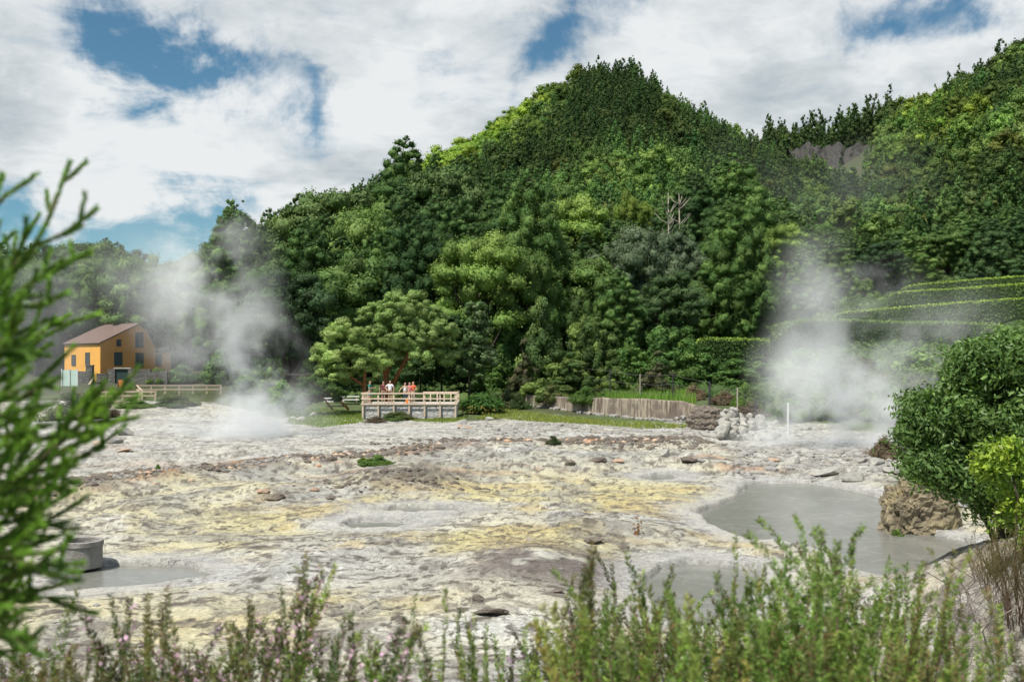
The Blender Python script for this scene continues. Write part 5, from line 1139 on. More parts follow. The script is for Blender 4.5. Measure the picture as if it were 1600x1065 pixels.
def build_rocks():
    rg = np.random.default_rng(51)
    gm = [rock_mesh(i, 3, .65, ROCKM) for i in range(4)]; wm = [rock_mesh(10+i, 3, .8, ROCKW, 8) for i in range(5)]; om = [rock_mesh(20+i, 3, .45, ROCKO) for i in range(3)]; bm_ = [rock_mesh(30+i, 4, .6, ROCKB, 3, .5) for i in range(2)]
    def rock(me, px, row, wpx, label, hz=1.0, group=None, name='rock', sink=.25, tz=0.0, ymin=16):
        p = hit(px, row, ymin); s = wpx*p[1]/FPX/2; o = put(name, me); o.scale = (s, s, s*hz); o.rotation_euler = (rg.normal()*.12, rg.normal()*.12, rg.random()*6.28)
        o.location = (p[0], p[1]+s*.4, p[2]+s*hz*(.65-sink)*.6+tz); tag(o, label, 'rock', group); return o
    for px, row, w, k, lab, hz in [(178, 693, 32, gm[0], 'squarish grey boulder on the pale flat at the left', .8), (150, 694, 18, om[0], 'rusty low rock touching the squarish grey boulder', .6), (192, 705, 24, om[1], 'flat orange rock lying on the pale flat at the left', .5),
        (190, 680, 34, gm[1], 'grey rock heap behind the squarish boulder', .8), (188, 671, 16, wm[0], 'small pale pointed rock behind the grey heap', 1.1), (443, 661, 18, gm[2], 'round grey boulder at the right edge of the dense steam', 1.1), (470, 658, 20, wm[1], 'white boulder beside the round grey one by the grass', .8), (489, 650, 14, wm[2], 'pale boulder lying on the grass edge left of the platform', .9), (458, 655, 12, wm[3], 'small white boulder between grey and white boulders', .8),
        (721, 660, 18, wm[4], 'pale rock right below the ginger clump', .6), (725, 669, 24, om[2], 'flat orange-topped rock below the platform', .45), (764, 657, 16, wm[0], 'white rock at the grass end below the ginger clump', .7), (1040, 714, 16, wm[2], 'upright pale block on the ridge of the field', 1.6), (966, 722, 18, om[0], 'pinkish rock beside the dark vents', .9),
        (1078, 723, 30, bm_[0], 'dark brown vent rock on the right of the field', .8), (1096, 722, 14, wm[3], 'white rock beside the dark brown vent rock', .8), (935, 722, 30, bm_[1], 'dark hollow rock at the vents below the ridge', .6), (892, 728, 16, bm_[0], 'dark narrow vent rock left of the dark hollow one', 1.5), (430, 782, 34, bm_[1], 'dark-mouthed crusty rock knob left of centre', .75), (410, 772, 22, om[1], 'yellowish crust knob above the dark-mouthed one', .9), (490, 767, 18, om[2], 'orange-stained small rock right of the crust knob', .9), (515, 780, 16, bm_[0], 'small black hole rock near the orange-stained one', .7),
        (925, 848, 34, bm_[1], 'brown crumbly rock with ochre stain in mid field', .5), (975, 857, 18, bm_[0], 'dark rock right of the brown crumbly one', .7), (745, 940, 26, bm_[1], 'dark crumbly rock at the near edge of the field', .7), (765, 962, 50, bm_[0], 'largest dark crumbly rock at the near edge of the field', .5), (870, 925, 22, bm_[1], 'brown rock above the heath tips in the near field', .5),
        (1208, 722, 26, om[1], 'ochre rock cluster front rock before the right steam', .8), (1240, 726, 34, wm[0], 'pale yellowish rock before the right steam', .7), (1345, 724, 22, gm[3], 'dark grey rock at the right of the steam foot', .9), (1372, 726, 30, wm[1], 'pale rock at the right of the steam foot', .8), (1300, 742, 60, wm[2], 'long white slab on the far bank of the big mud pool', .35), (1335, 752, 40, wm[3], 'white boulder at the edge of the big mud pool', .7), (1275, 752, 14, wm[4], 'small white stone left of the white pool boulder', .8), (1260, 672, 22, wm[4], 'white rock beside the white post in the steam', .8), (1213, 664, 16, wm[1], 'white stone at the top right of the rubble bank', 1.0), (1400, 740, 40, gm[1], 'grey rock at the foot of the big glossy bush', .5)]:
        rock(k, px, row, w, lab, hz)
    # rubble bank of pale stones: every stone its own
    n = 0
    for row_i, (y, x0, x1, s) in enumerate([(643, 1134, 1152, 13), (650, 1130, 1176, 14), (657, 1131, 1192, 15), (664, 1133, 1204, 15), (671, 1128, 1212, 16), (678, 1126, 1216, 17), (685, 1150, 1210, 17)]):
        xx = x0
        while xx < x1:
            p = hit(xx+rg.normal()*1.5, 688, 40); Yb = p[1]+(685-y)*.055; X_ = (xx-800)*Yb/FPX; w = s*rg.uniform(.85, 1.4)*Yb/FPX; me = wm[int(rg.integers(0, 5))]; o = put('stone', me); o.scale = (w*.56, w*.5, w*.62); o.rotation_euler = (rg.normal()*.4, rg.normal()*.4, rg.random()*6.28)
            o.location = (X_, Yb, CAM_Z-(y-HROW)*Yb/FPX); tag(o, 'pale stone heaped in the rubble bank below the rope fence', 'stone', 'stones of the rubble bank'); xx += s*.95; n += 1
    for px, row, w, hz, lab in [(1139, 687, 26, 1.3, 'biggest pale angular stone at the foot of the rubble bank'), (1120, 684, 20, .9, 'pale rounded stone left of the biggest angular one'), (1156, 688, 26, .9, 'broad pale stone right of the biggest angular one'), (1090, 678, 16, .6, 'white stone below the broken end of the wall'), (1104, 682, 22, .6, 'long white stone before the brown outcrop')]:
        rock(wm[n % 5], px, row, w, lab, hz); n += 1
    def mound(name, label, px, base, top, wpx, m, seed, cat, ymin=20, stretch=1.0, depth=.8, rough=.9, lay_=.035):
        import bmesh
        p = hit(px, base, ymin); w = wpx*p[1]/FPX; h = CAM_Z-(top-HROW)*p[1]/FPX-p[2]; bm = bmesh.new(); bmesh.ops.create_icosphere(bm, subdivisions=6, radius=1); V = np.array([v.co[:] for v in bm.verts]); F = np.array([[v.index for v in f.verts] for f in bm.faces]); bm.free()
        r = np.random.default_rng(seed); off = r.random(3)*30; q = np.sign(V)*np.abs(V)**.75; V = q*(1+rough*.35*(fbm3(V*1.4+off, 3, 2)-.5)+rough*.30*(fbm3(V*4+off, 4, 4)-.5)+rough*.16*(fbm3(V*13+off, 3, 9)-.5))[:, None]; lay = V[:, 2]*7+2*fbm3(V*2+off, 2, 6); V[:, :2] *= (1+lay_*np.sin(lay*2.2)+.10*(fbm3(V*9+off, 3, 7)-.5))[:, None]
        V = V*np.array([w/2, w*depth/2, h*.62]); V[:, 2] += h*.36; o = put(name, mesh_np(name, V, F, m, smooth=False)); o.location = (p[0], p[1]+w*depth*.35, p[2]); tag(o, label, cat); return o
    mound('rock_outcrop', 'brown layered earth outcrop with overhang beside the rubble bank', 1105, 672, 634, 52, ROCKB, 61, 'rock')
    global CRUST; CRUST = rock_mat('crusted_outcrop', (.085, .07, .05), (.36, .30, .19), (.44, .37, .19), .7)
    mound('rock_outcrop', 'crumbly ochre-grey rock outcrop in the mud pool under the glossy bush', 1446, 846, 752, 112, CRUST, 63, 'rock', 20, depth=.7, rough=1.5, lay_=.012)
    rock(om[0], 1478, 800, 42, 'pinkish rock slab on the crumbly outcrop under the bush', .5, tz=1.2)
    # cliff at the head of the valley
    V = []; F = []; nu, nv = 60, 16
    for i in range(nu):
        for j in range(nv):
            px = 1232+i/(nu-1)*135; row = lerp(231, 272, j/(nv-1))+5*math.sin(i*.35)+4*math.sin(i*.9); Y = 398-22*(j/(nv-1)); p = W(px, row, Y); V.append(p)
    V = np.array(V); nz = fbm3(V*.07, 4, 12)-.5; n2 = fbm3(V*.30, 4, 13)-.5; V[:, 1] -= 6*nz+3.5*n2+2; V[:, 0] += 2*n2
    B = V.copy(); B[:, 1] += 16; k = len(V); F = [(i*nv+j, i*nv+j+1, (i+1)*nv+j+1, (i+1)*nv+j) for i in range(nu-1) for j in range(nv-1)]
    F2 = [(k+a, k+d, k+c, k+b) for a, b, c, d in F]; rim = [i*nv for i in range(nu)]; F3 = [(rim[i], rim[i+1], k+rim[i+1], k+rim[i]) for i in range(nu-1)]
    o = put('rock_cliff', mesh_np('rock_cliff', np.concatenate([V, B]), np.array(F+F2+F3), rock_mat('dark_cliff_rock', (.012, .0115, .011), (.055, .051, .047), (.08, .065, .045), .4))); tag(o, 'bare dark rock cliff band at the head of the valley', 'cliff')
    # loose stones too many to count
    Vs = []; Fs = []; off = 0; base, bf = rock_shape(np.random.default_rng(1), 1, (0, 0, 0)); bf = np.array(bf); shp = [rock_shape(np.random.default_rng(i), 1, (0, 0, -.1))[0] for i in range(8)]
    def strew(X, Y, lo, hi):
        nonlocal off, Vs, Fs
        Z = ground_z(X, Y)
        for a, b, z in zip(X, Y, Z):
            s = (lo+(hi-lo)*rg.random()**3)*min(1.0, .35+b/60); V = shp[int(rg.integers(0, 8))]*s+np.array([a, b, z]); Vs.append(V); Fs.append(bf+off); off += len(V)
    r2 = np.random.default_rng(8)
    Y = 12+60*r2.random(1500)**1.2; X = (r2.uniform(-60, 1450, 1500)-800)*Y/FPX; dens = fbm(X*.3, Y*.3, 3, 77) > .5; ok = dens
    for poly, pz in POOLS: ok &= pip(X, Y, poly) > .1
    strew(X[ok], Y[ok], .02, .13)
    pxs = r2.uniform(-40, 1100, 1500); yl = np.interp(pxs, _rx, _rY)+r2.normal(size=1500)*.5+.1; strew((pxs-800)*yl/FPX, yl, .03, .12)
    pxs = r2.uniform(720, 1230, 900); Y = r2.uniform(58, 72, 900); strew((pxs-800)*Y/FPX, Y, .05, .28)
    pxs = r2.uniform(1150, 1420, 500); Y = r2.uniform(42, 56, 500); strew((pxs-800)*Y/FPX, Y, .05, .3)
    o = put('gravel', mesh_np('gravel', np.concatenate(Vs), np.concatenate(Fs), ROCKM)); tag(o, 'small loose stones strewn over the crust', None, None, 'stuff')
    for nm, mt_, lab, cnt, sp, hi, sd in (('rubble', ROCKB, 'dark brown crumbled clods along the ridge line of the field', 2600, .75, .26, 3), ('debris', ROCKO, 'orange stained stones along the ridge line of the field', 700, .9, .22, 4)):
        Vs = []; Fs = []; off = 0; r2 = np.random.default_rng(sd); pxs = r2.uniform(-60, 1110, cnt); yl = np.interp(pxs, _rx, _rY)+r2.normal(size=cnt)*sp+.35; keep_ = fbm(pxs*.02, yl*.3, 3, 5) > .38
        strew(((pxs-800)*yl/FPX)[keep_], yl[keep_], .04, hi)
        if nm == 'rubble':
            for mx_, my_, n_ in ((700, 690, 250), (1040, 690, 300), (610, 745, 250)):
                q = hit(mx_, my_); X_ = q[0]+r2.normal(size=n_)*1.6; Y_ = q[1]+r2.normal(size=n_)*1.0; strew(X_, Y_, .03, .2)
        o = put(nm, mesh_np(nm, np.concatenate(Vs), np.concatenate(Fs), mt_)); tag(o, lab, None, None, 'stuff')
    # concrete well ring in the near left
    p = hit(128, 886); mb = MB(); n = 40; prof = [(.50, 0), (.50, .52), (.53, .53), (.53, .64), (.47, .655), (.42, .64), (.41, .1), (0, .1)]
    V = [(math.cos(6.283*i/n)*r*.95, math.sin(6.283*i/n)*r*.95, z-.05) for i in range(n) for r, z in prof]; m = len(prof); F = [(i*m+k, ((i+1) % n)*m+k, ((i+1) % n)*m+k+1, i*m+k+1) for i in range(n) for k in range(m-1)]
    mb.add(V, F); o = mb.build('well_ring', rock_mat('weathered_concrete', (.17, .16, .145), (.34, .325, .30), (.20, .19, .12), .5), smooth=False); o.location = p; tag(o, 'round weathered concrete well ring by the near left mud pool', 'well')
# ================================================================== PEOPLE
def skin_obj(name, V, E, Rd, m, parent, root=0, sub=2):
    me = bpy.data.meshes.new(name); me.from_pydata([tuple(v) for v in V], E, []); me.update(); me.materials.append(m); o = put(name, me, parent)
    o.modifiers.new('skin', 'SKIN').use_smooth_shade = True
    sv = me.skin_vertices[0].data
    for i, r in enumerate(Rd): sv[i].radius = r if hasattr(r, '__len__') else (r, r); sv[i].use_root = (i == root)
    ss = o.modifiers.new('smooth', 'SUBSURF'); ss.levels = sub; ss.render_levels = sub; return o
def person(label, px, Y, zf, face, h, skin, hair, top, bottom, longhair=False, shorts=True, sleeve=True, arms=((.30, .02, 1.14, .26, .10, .92), (-.30, .02, 1.14, -.26, .10, .92)), stance=.1, fem=False, bag=None):
    s = h/1.76; X = (px-800)*Y/FPX; t = thing('person', label, 'person', (X, Y, zf), face, None, s); sw = .165 if fem else .19
    V = [(0, 0, .96), (0, .0, 1.10), (0, .01, 1.30), (0, .0, 1.45), (0, .0, 1.53), (0, -.01, 1.60), (0, -.015, 1.685), (0, .0, 1.74), (0, -.115, 1.635)]
    Rd = [(.15, .11), (.125 if fem else .14, .095), (.15 if fem else .17, .105), (.09, .075), .05, (.07, .085), (.078, .098), (.055, .06), .018]; E = [(0, 1), (1, 2), (2, 3), (3, 4), (4, 5), (5, 6), (6, 7), (5, 8)]
    arm_i = []
    for (ex, ey, ez, wx, wy, wz), sd in zip(arms, (1, -1)):
        b = len(V); sh = (sd*sw, 0, 1.42); el = (ex, -ey, ez); wr = (wx, -wy, wz); d = unit(np.array(wr)-np.array(el)); pm = np.array(wr)+d*.075
        V += [sh, el, wr, tuple(pm)]; Rd += [.055, .04, .028, (.036, .02)]; E += [(3, b), (b, b+1), (b+1, b+2), (b+2, b+3)]; arm_i.append((sh, el))
        side = unit(np.cross(d, np.array([0, 1.0, .2]))) ; nrm = np.cross(d, side)
        for k, L in enumerate((.062, .072, .068, .052)):
            p0 = pm+side*(.024-.016*k)+d*.02; p1 = p0+d*L*.5+nrm*.008; p2 = p1+d*L*.5+nrm*.02; q = len(V); V += [tuple(p0), tuple(p1), tuple(p2)]; Rd += [.009, .008, .007]; E += [(b+3, q), (q, q+1), (q+1, q+2)]
        q = len(V); p0 = np.array(wr)+d*.03+side*.035; p1 = p0+d*.035+side*.022; V += [tuple(p0), tuple(p1)]; Rd += [.011, .009]; E += [(b+3, q), (q, q+1)]
    for sd in (1, -1):
        b = len(V); V += [(sd*.09, 0, .90), (sd*stance, -.02, .50), (sd*stance, .02, .09), (sd*(stance+.01), -.10, .045)]; Rd += [.085, .055, .04, (.038, .03)]; E += [(0, b), (b, b+1), (b+1, b+2), (b+2, b+3)]
    for sd in (1, -1): q = len(V); V.append((sd*.082, .005, 1.645)); Rd.append((.014, .022)); E.append((5, q))
    skin_obj('body', V, E, Rd, skin, t)
    # shirt
    V = [(0, 0, .97), (0, 0, 1.10), (0, .01, 1.30), (0, 0, 1.455)]; Rd = [(.165, .125), (.14 if fem else .158, .112), (.165 if fem else .19, .122), (.095 if sleeve else .085, .085)]; E = [(0, 1), (1, 2), (2, 3)]
    for (sh, el), sd in zip(arm_i, (1, -1)):
        if not sleeve: continue
        b = len(V); sh = np.array(sh); m_ = sh+(np.array(el)-sh)*.62; V += [tuple(sh), tuple(m_)]; Rd += [.072, .066]; E += [(3, b), (b, b+1)]
    skin_obj('shirt', V, E, Rd, top, t)
    V = [(0, 0, .99), (0, 0, .93)]; Rd = [(.155, .118), (.16, .122)]; E = [(0, 1)]
    for sd in (1, -1):
        b = len(V); V += [(sd*.092, 0, .86), (sd*stance, -.012, .60 if shorts else .5)]; Rd += [.10, .088 if shorts else .07]; E += [(1, b), (b, b+1)]
        if not shorts: V.append((sd*stance, .015, .13)); Rd.append(.055); E.append((b+1, b+2))
    skin_obj('shorts' if shorts else 'trousers', V, E, Rd, bottom, t)
    for sd in (1, -1): skin_obj('shoe', [(sd*stance, .04, .05), (sd*(stance+.005), -.05, .045), (sd*(stance+.01), -.15, .035)], [(0, 1), (1, 2)], [.05, .048, .04], SHOE, t)
    V = [(0, .03, 1.66), (0, .035, 1.72), (0, .01, 1.765)]; Rd = [(.085, .09), (.09, .105), (.06, .08)]; E = [(0, 1), (1, 2)]
    if longhair: V += [(0, .07, 1.56), (0, .075, 1.44)]; Rd += [(.085, .05), (.07, .035)]; E += [(0, 3), (3, 4)]
    skin_obj('hair', V, E, Rd, hair, t)
    eb = MB()
    for sd in (1, -1): eb.box((sd*.032, -.098, 1.665), (.022, .012, .012))
    eb.box((0, -.098, 1.588), (.04, .014, .009)); eb.build('face_marks', hair, t)
    return t
def build_people():
    global SHOE
    SHOE = basic('shoe', (.35, .33, .31), .7); SK = basic('skin', (.50, .29, .20), .6, .08, 8, .05); SK2 = basic('pale_skin', (.58, .36, .27), .6, .08, 8, .05)
    dk = basic('dark_hair', (.03, .02, .014), .5); bl = basic('blond_hair', (.36, .22, .10), .5); br = basic('brown_hair', (.09, .05, .03), .5)
    cl = lambda n, c: basic(n, c, .85, .12, 9, .15)
    z = PLAT[3]+.06; Y = 79.0
    person('man in teal green shirt and light blue shorts facing sideways with hands raised', 578, Y, z, R(70), 1.78, SK, dk, cl('teal_cloth', (.03, .22, .16)), cl('blue_denim', (.16, .33, .40)), arms=((.27, .10, 1.16, .10, .34, 1.22), (-.27, .10, 1.16, -.08, .34, 1.20)))
    person('man in maroon shirt and dark shorts, half behind the white shirt', 599, Y+.5, z, R(8), 1.74, SK, dk, cl('maroon_cloth', (.17, .045, .055)), cl('navy_cloth', (.045, .05, .075)), arms=((.30, .0, 1.16, .24, .12, .98), (-.33, .0, 1.15, -.3, .06, .93)))
    person('man in white shirt and dark shorts with one hand on his hip', 609.5, Y, z, R(-6), 1.80, SK, dk, cl('white_cloth', (.74, .74, .75)), cl('charcoal_cloth', (.06, .055, .06)), arms=((.31, .02, 1.16, .27, .08, .93), (-.42, .0, 1.20, -.20, .08, 1.04)))
    person('woman in white sleeveless top and jeans leaning one hand on the railing', 633, Y-.15, z, R(12), 1.66, SK2, br, cl('white_knit', (.70, .69, .68)), cl('dark_denim', (.05, .085, .12)), True, False, False, arms=((.27, .02, 1.16, .22, .12, .96), (-.38, .12, 1.22, -.50, .34, 1.06)), fem=True)
    person('woman in orange top and beige trousers with long fair hair', 645.5, Y-.05, z, R(-10), 1.70, SK2, bl, cl('orange_cloth', (.72, .15, .07)), cl('khaki_cloth', (.42, .35, .26)), True, False, True, arms=((.30, .02, 1.17, .18, .22, 1.12), (-.28, .06, 1.2, -.10, .22, 1.36)), fem=True)
    person('person in pink top standing half behind the woman in orange', 640, Y+.45, z, R(5), 1.66, SK2, br, cl('pink_cloth', (.62, .22, .24)), cl('brown_cloth', (.2, .14, .11)), True, False, True, fem=True)
    b = MB(); X = (638.3-800)*Y/FPX; b.box((X, 78.55, z+.22), (.34, .18, .38)); b.tube([(X-.1, 78.55, z+.40), (X, 78.55, z+.52), (X+.1, 78.55, z+.40)], .012, 5)
    o = b.build('bag', cl('bright_orange_cloth', (.80, .24, .05)), bevel=.04); tag(o, 'bright orange bag standing at the feet of the woman in jeans', 'bag')
# ================================================================== FOREGROUND PLANTS
def heath_meshes(seed, h, w, nw, col, tip, flower=0.0, dens=780, brown=.25):
    rg = np.random.default_rng(seed); P = []; D = []; N = []; C = []; FP = []; paths = []
    def wand(base, d0, L, needles=True, start=.3):
        n = 9; pts = [np.array(base, float)]; d = np.array(d0, float)
        for i in range(n): d = unit(d+.10*rg.normal(size=3)+np.array([0, 0, .05])); pts.append(pts[-1]+d*L/n)
        pts = np.array(pts); k = int(L*dens*(1-start)); s = start+(1-start)*rg.random(k); f = s*n; i0 = np.minimum(f.astype(int), n-1); q = pts[i0]+(pts[i0+1]-pts[i0])*(f-i0)[:, None]; dd = unit(pts[i0+1]-pts[i0])
        o = unit(np.cross(dd, rg.normal(size=(k, 3)))); P.append(q+o*.006); D.append(dd*.8+o); N.append(np.cross(dd, o)+.3*rg.normal(size=(k, 3)))
        tc = np.clip((s-.55)/.45, 0, 1)[:, None]*rg.uniform(.2, 1); base_c = np.array(col)*(1+.18*rg.normal()); C.append((base_c*(1-tc)+np.array(tip)*tc)*(1+.15*rg.normal(size=(k, 1))))
        if flower and rg.random() < flower: m = int(L*150); s = rg.uniform(.45, .9, m); f = s*n; i0 = np.minimum(f.astype(int), n-1); FP.append(pts[i0]+(pts[i0+1]-pts[i0])*(f-i0)[:, None]+.012*rg.normal(size=(m, 3)))
        return pts
    for i in range(nw):
        a = rg.random()*6.28; q = math.sqrt(rg.random())*w*.32; ln = rg.uniform(0, .38); L = h*rg.uniform(.62, 1.05)
        pts = wand((math.cos(a)*q, math.sin(a)*q, 0), (math.cos(a)*ln, math.sin(a)*ln, 1), L); paths.append((list(pts[::2]), [.005, .0042, .0035, .003, .002]))
        for j in range(int(rg.integers(2, 6))):
            k = int(rg.integers(3, 9)); b = rg.random()*6.28; wand(pts[k], (math.cos(b)*.5, math.sin(b)*.5, .9), L*rg.uniform(.12, .3), start=.05)
    P = np.concatenate(P); V = leaf_quads(P, np.concatenate(N), .0175, rg, .2, .20, np.concatenate(D), .2); c = np.clip(np.concatenate(C), .01, 1); br = rg.random(len(c)) < brown*.3; c[br] = np.array([.16, .10, .05])
    fo = mesh_np('foliage', V, quads(len(P)), LEAF, col=np.repeat(c, 4, 0)); st = wood_mesh('stem', paths, STEM, 4); fl = None
    if FP:
        FP = np.concatenate(FP); V = leaf_quads(FP, rg.normal(size=FP.shape), .012, rg, .5, .8); c = np.array([.50, .33, .42])*(1+.18*rg.normal(size=(len(FP), 1))); fl = mesh_np('flower', V, quads(len(FP)), LEAF, col=np.repeat(np.clip(c, .01, 1), 4, 0))
    return fo, st, fl
def put_heath(ms, label, loc, rz, s3, group=None):
    t = thing('heath_shrub', label, 'heath', loc, rz, group); t.scale = s3; put('foliage', ms[0], t); put('stem', ms[1], t)
    if ms[2]: put('flowers', ms[2], t)['kind'] = 'stuff'
    return t
def build_foreground():
    global STEM
    STEM = basic('heath_stem', (.13, .08, .055), .8, .3, 20, .1); rg = np.random.default_rng(61)
    gr = (.17, .28, .05); ol = (.125, .185, .05); ti = (.30, .37, .09); yt = (.34, .28, .09)
    hm = [heath_meshes(1, .9, .7, 20, gr, ti), heath_meshes(2, .9, .7, 18, (.11, .145, .05), (.22, .22, .085), brown=.7), heath_meshes(3, .9, .7, 19, (.09, .15, .04), (.21, .22, .08), .6, brown=.6), heath_meshes(4, .9, .7, 17, ol, (.16, .15, .06), .2), heath_meshes(5, .9, .6, 12, gr, yt)]
    L = {0: 'bright green heath clump at the viewpoint edge, tips against the crust', 1: 'olive heath clump at the viewpoint edge, blurred in the front', 2: 'pink-flowered heath clump at the viewpoint edge', 3: 'brownish flowering heath clump at the viewpoint edge', 4: 'thin heath clump with yellow tips at the viewpoint edge'}
    G = {k: 'heath clumps, kind %s' % n for k, n in zip(range(5), ('bright green', 'olive', 'pink flowered', 'brownish', 'yellow tipped'))}
    def at(px, top, Y, k, wide=1.0, label=None):
        X = (px-800)*Y/FPX; g = gz(X, Y)-.03; h = CAM_Z-(top-HROW)*Y/FPX-g
        s = max(.25, h/.9); put_heath(hm[k], label or L[k], (X, Y, g), rg.random()*6.28, (wide*(.5+.5*s), wide*(.5+.5*s), s), None if label else G[k])
    top = lambda px: np.interp(px, [-100, 0, 150, 260, 330, 420, 520, 600, 680, 760, 850, 940, 1000, 1100, 1200, 1300, 1400, 1480, 1540], [985, 975, 985, 970, 965, 945, 1000, 1022, 1030, 1015, 985, 925, 900, 900, 912, 900, 905, 970, 1030])
    for row, (Y, step, dy) in enumerate([(4.6, 112, 12), (3.7, 104, 18), (3.0, 92, 34), (2.5, 84, 66)]):
        px = -60+step*.5*row/2
        while px < 1490-35*(3-row)*0:
            t = top(px)+4+dy*rg.uniform(-.6, 1.6)+rg.normal()*30+(18 if px < 700 else -4)*(row < 2)
            thinz = 500 < px < 840
            if not (rg.random() < (.6 if thinz else .28 if px < 860 else .08)):
                if px < 320: k = int(rg.choice([1, 2, 3, 1, 1]))
                elif px < 560: k = int(rg.choice([1, 2, 2, 2]))
                elif px < 860: k = int(rg.choice([3, 2, 4, 0]))
                else: k = int(rg.choice([0, 0, 4, 0, 0, 1]))
                if t < 1062: at(px, t, Y+rg.uniform(-.25, .25), k)
            px += step*rg.uniform(.75, 1.3)
    one = [heath_meshes(20+i, .9, .16, 3, gr, yt, dens=520) for i in range(3)]; hm += one
    for i, (px, t, Y, lab) in enumerate([(1318, 800, 3.2, 'tallest bright heath sprig against the big mud pool'), (1378, 812, 3.3, 'reddish tipped heath sprig right of the tallest one'), (1160, 825, 3.4, 'slender heath sprig before the shore of the big mud pool'), (1068, 850, 3.3, 'slender heath sprig before the smaller near mud pool'), (388, 848, 3.0, 'lone dark heath sprig standing out before the left mud pool'), (707, 900, 3.0, 'thin heath sprig in the middle front'), (1215, 850, 3.4, 'short heath sprig between the taller ones before the pool'), (1448, 905, 3.2, 'heath sprig at the right end of the front clumps'), (565, 930, 3.0, 'faint thin heath sprig left of the middle front'), (150, 880, 2.8, 'blurred heath sprig before the well ring')]):
        at(px, t, Y, 5+i % 3, .8, lab)
    # big glossy bush on the right bank and its neighbours
    grove(1560, 19.5, [(1490, 650, 66, 58, 0), (1560, 600, 66, 60, .3), (1525, 575, 50, 34, 0), (1570, 690, 70, 60, -.4), (1500, 700, 62, 44, 0), (1620, 620, 66, 90, .4), (1600, 770, 62, 70, -.2), (1447, 655, 34, 34, .1), (1680, 680, 70, 120, .5), (1555, 775, 48, 50, .2), (1600, 560, 50, 36, 0), (1455, 705, 40, 40, .2), (1450, 735, 34, 24, -.2), (1500, 748, 36, 26, -.3)], (.10, .18, .045), (.15, .245, .06), 91,
          'big dark glossy-leaved bush over the mud pool at the right edge', [([(1570, 890, 0), (1560, 800, 0), (1530, 700, 0), (1500, 640, 0)], .09), ([(1572, 880, .1), (1590, 780, 0), (1600, 690, 0), (1590, 600, 0)], .09), ([(1560, 860, 0), (1520, 760, 0), (1470, 690, 0)], .06)], leaf=.135, per=105, bark=BARK, cl=.32, kd=3.4, shell=.75, core=0, name='bush', cat='bush', lm=LEAF_GLOSS, asp=.36, jit=.75, sq=.9)
    grove(1590, 16.5, [(1570, 715, 28, 26, 0), (1595, 760, 42, 46, 0), (1600, 820, 40, 34, 0), (1545, 735, 18, 18, 0)], (.17, .28, .032), (.30, .40, .04), 92, 'bright yellow-green young bush in front of the dark glossy one', [([(1600, 900, 0), (1595, 800, 0), (1575, 710, 0)], .03)], leaf=.105, per=36, bark=BARK, cl=.2, kd=2.0, shell=.5, core=0, name='bush', cat='bush', lm=LEAF_GLOSS, asp=.45, jit=.8, sq=.9)
    oh = heath_meshes(9, 1.3, 1.2, 60, (.075, .085, .025), (.15, .14, .05), dens=420, brown=.8)
    for px, base, tp, w, lab in [(1590, 965, 835, 110, 'olive brown heath bush at the right edge under the glossy bush'), (1625, 990, 800, 120, 'olive heath bush cut by the right frame edge'), (1545, 915, 860, 60, 'small olive sprig bush at the pool corner')]:
        p, s3 = frame_fit(px, base, tp, w, 1.25, 1.0, 8); put_heath(oh, lab, p, rg.random()*6.28, s3)
    # dead grey brush
    dead = basic('dead_twig', (.23, .20, .18), .9, .3, 10, .2)
    for px, base, w, hh, lab, sd in [(1560, 1000, 170, 110, 'grey tangle of dead brush on the right bank', 1), (1510, 975, 110, 60, 'smaller tangle of dead grey twigs towards the pool', 2), (1575, 1062, 200, 90, 'nearest tangle of dead grey twigs in the lower right corner', 3), (1470, 1040, 110, 40, 'thin scatter of dead twigs beside the heath at the right', 4)]:
        r_ = np.random.default_rng(sd); p = hit(px, base, 7); W_ = w*p[1]/FPX; H = hh*p[1]/FPX; mb = MB()
        for i in range(170):
            a = r_.normal(size=3)*np.array([W_*.28, W_*.3, 0]); a[2] = abs(r_.normal())*H*.38*(1-min(1, abs(a[0])/W_*1.3)); d = unit(np.array([r_.normal(), r_.normal(), r_.uniform(-.2, .55)])); L_ = r_.uniform(.2, .75)*min(1, W_); pts = [a]
            for k in range(4): d = unit(d+.35*r_.normal(size=3)+np.array([0, 0, -.06])); pts.append(pts[-1]+d*L_/4)
            r0 = r_.uniform(.003, .009); mb.tube(pts, [r0, r0*.9, r0*.75, r0*.6, r0*.35], 3, False)
        for k in range(5): a = r_.normal(size=3)*.2*W_; a[2] = 0; mb.tube([a, a+np.array([r_.normal()*.15, 0, H*.7]), a+np.array([r_.normal()*.5, r_.normal()*.3, H*1.1])], [.014, .011, .006], 5)
        o = mb.build('dead_brush', dead); o.location = p; tag(o, lab, 'brush')
    # young cedar close at the left: trunk outside the picture, branches reaching in
    t = thing('young_cedar', 'young cedar close by at the left edge with long feathery green branches', 'tree', (-1.25, 1.62, gz(-1.25, 1.62))); o3 = np.array(t.location)
    r_ = np.random.default_rng(77); tr = MB(); tr.tube([(0, 0, -.2), (.02, .02, 1.2), (.0, .0, 2.1)], [.03, .022, .008], 8); tr.build('trunk', BARK, t)
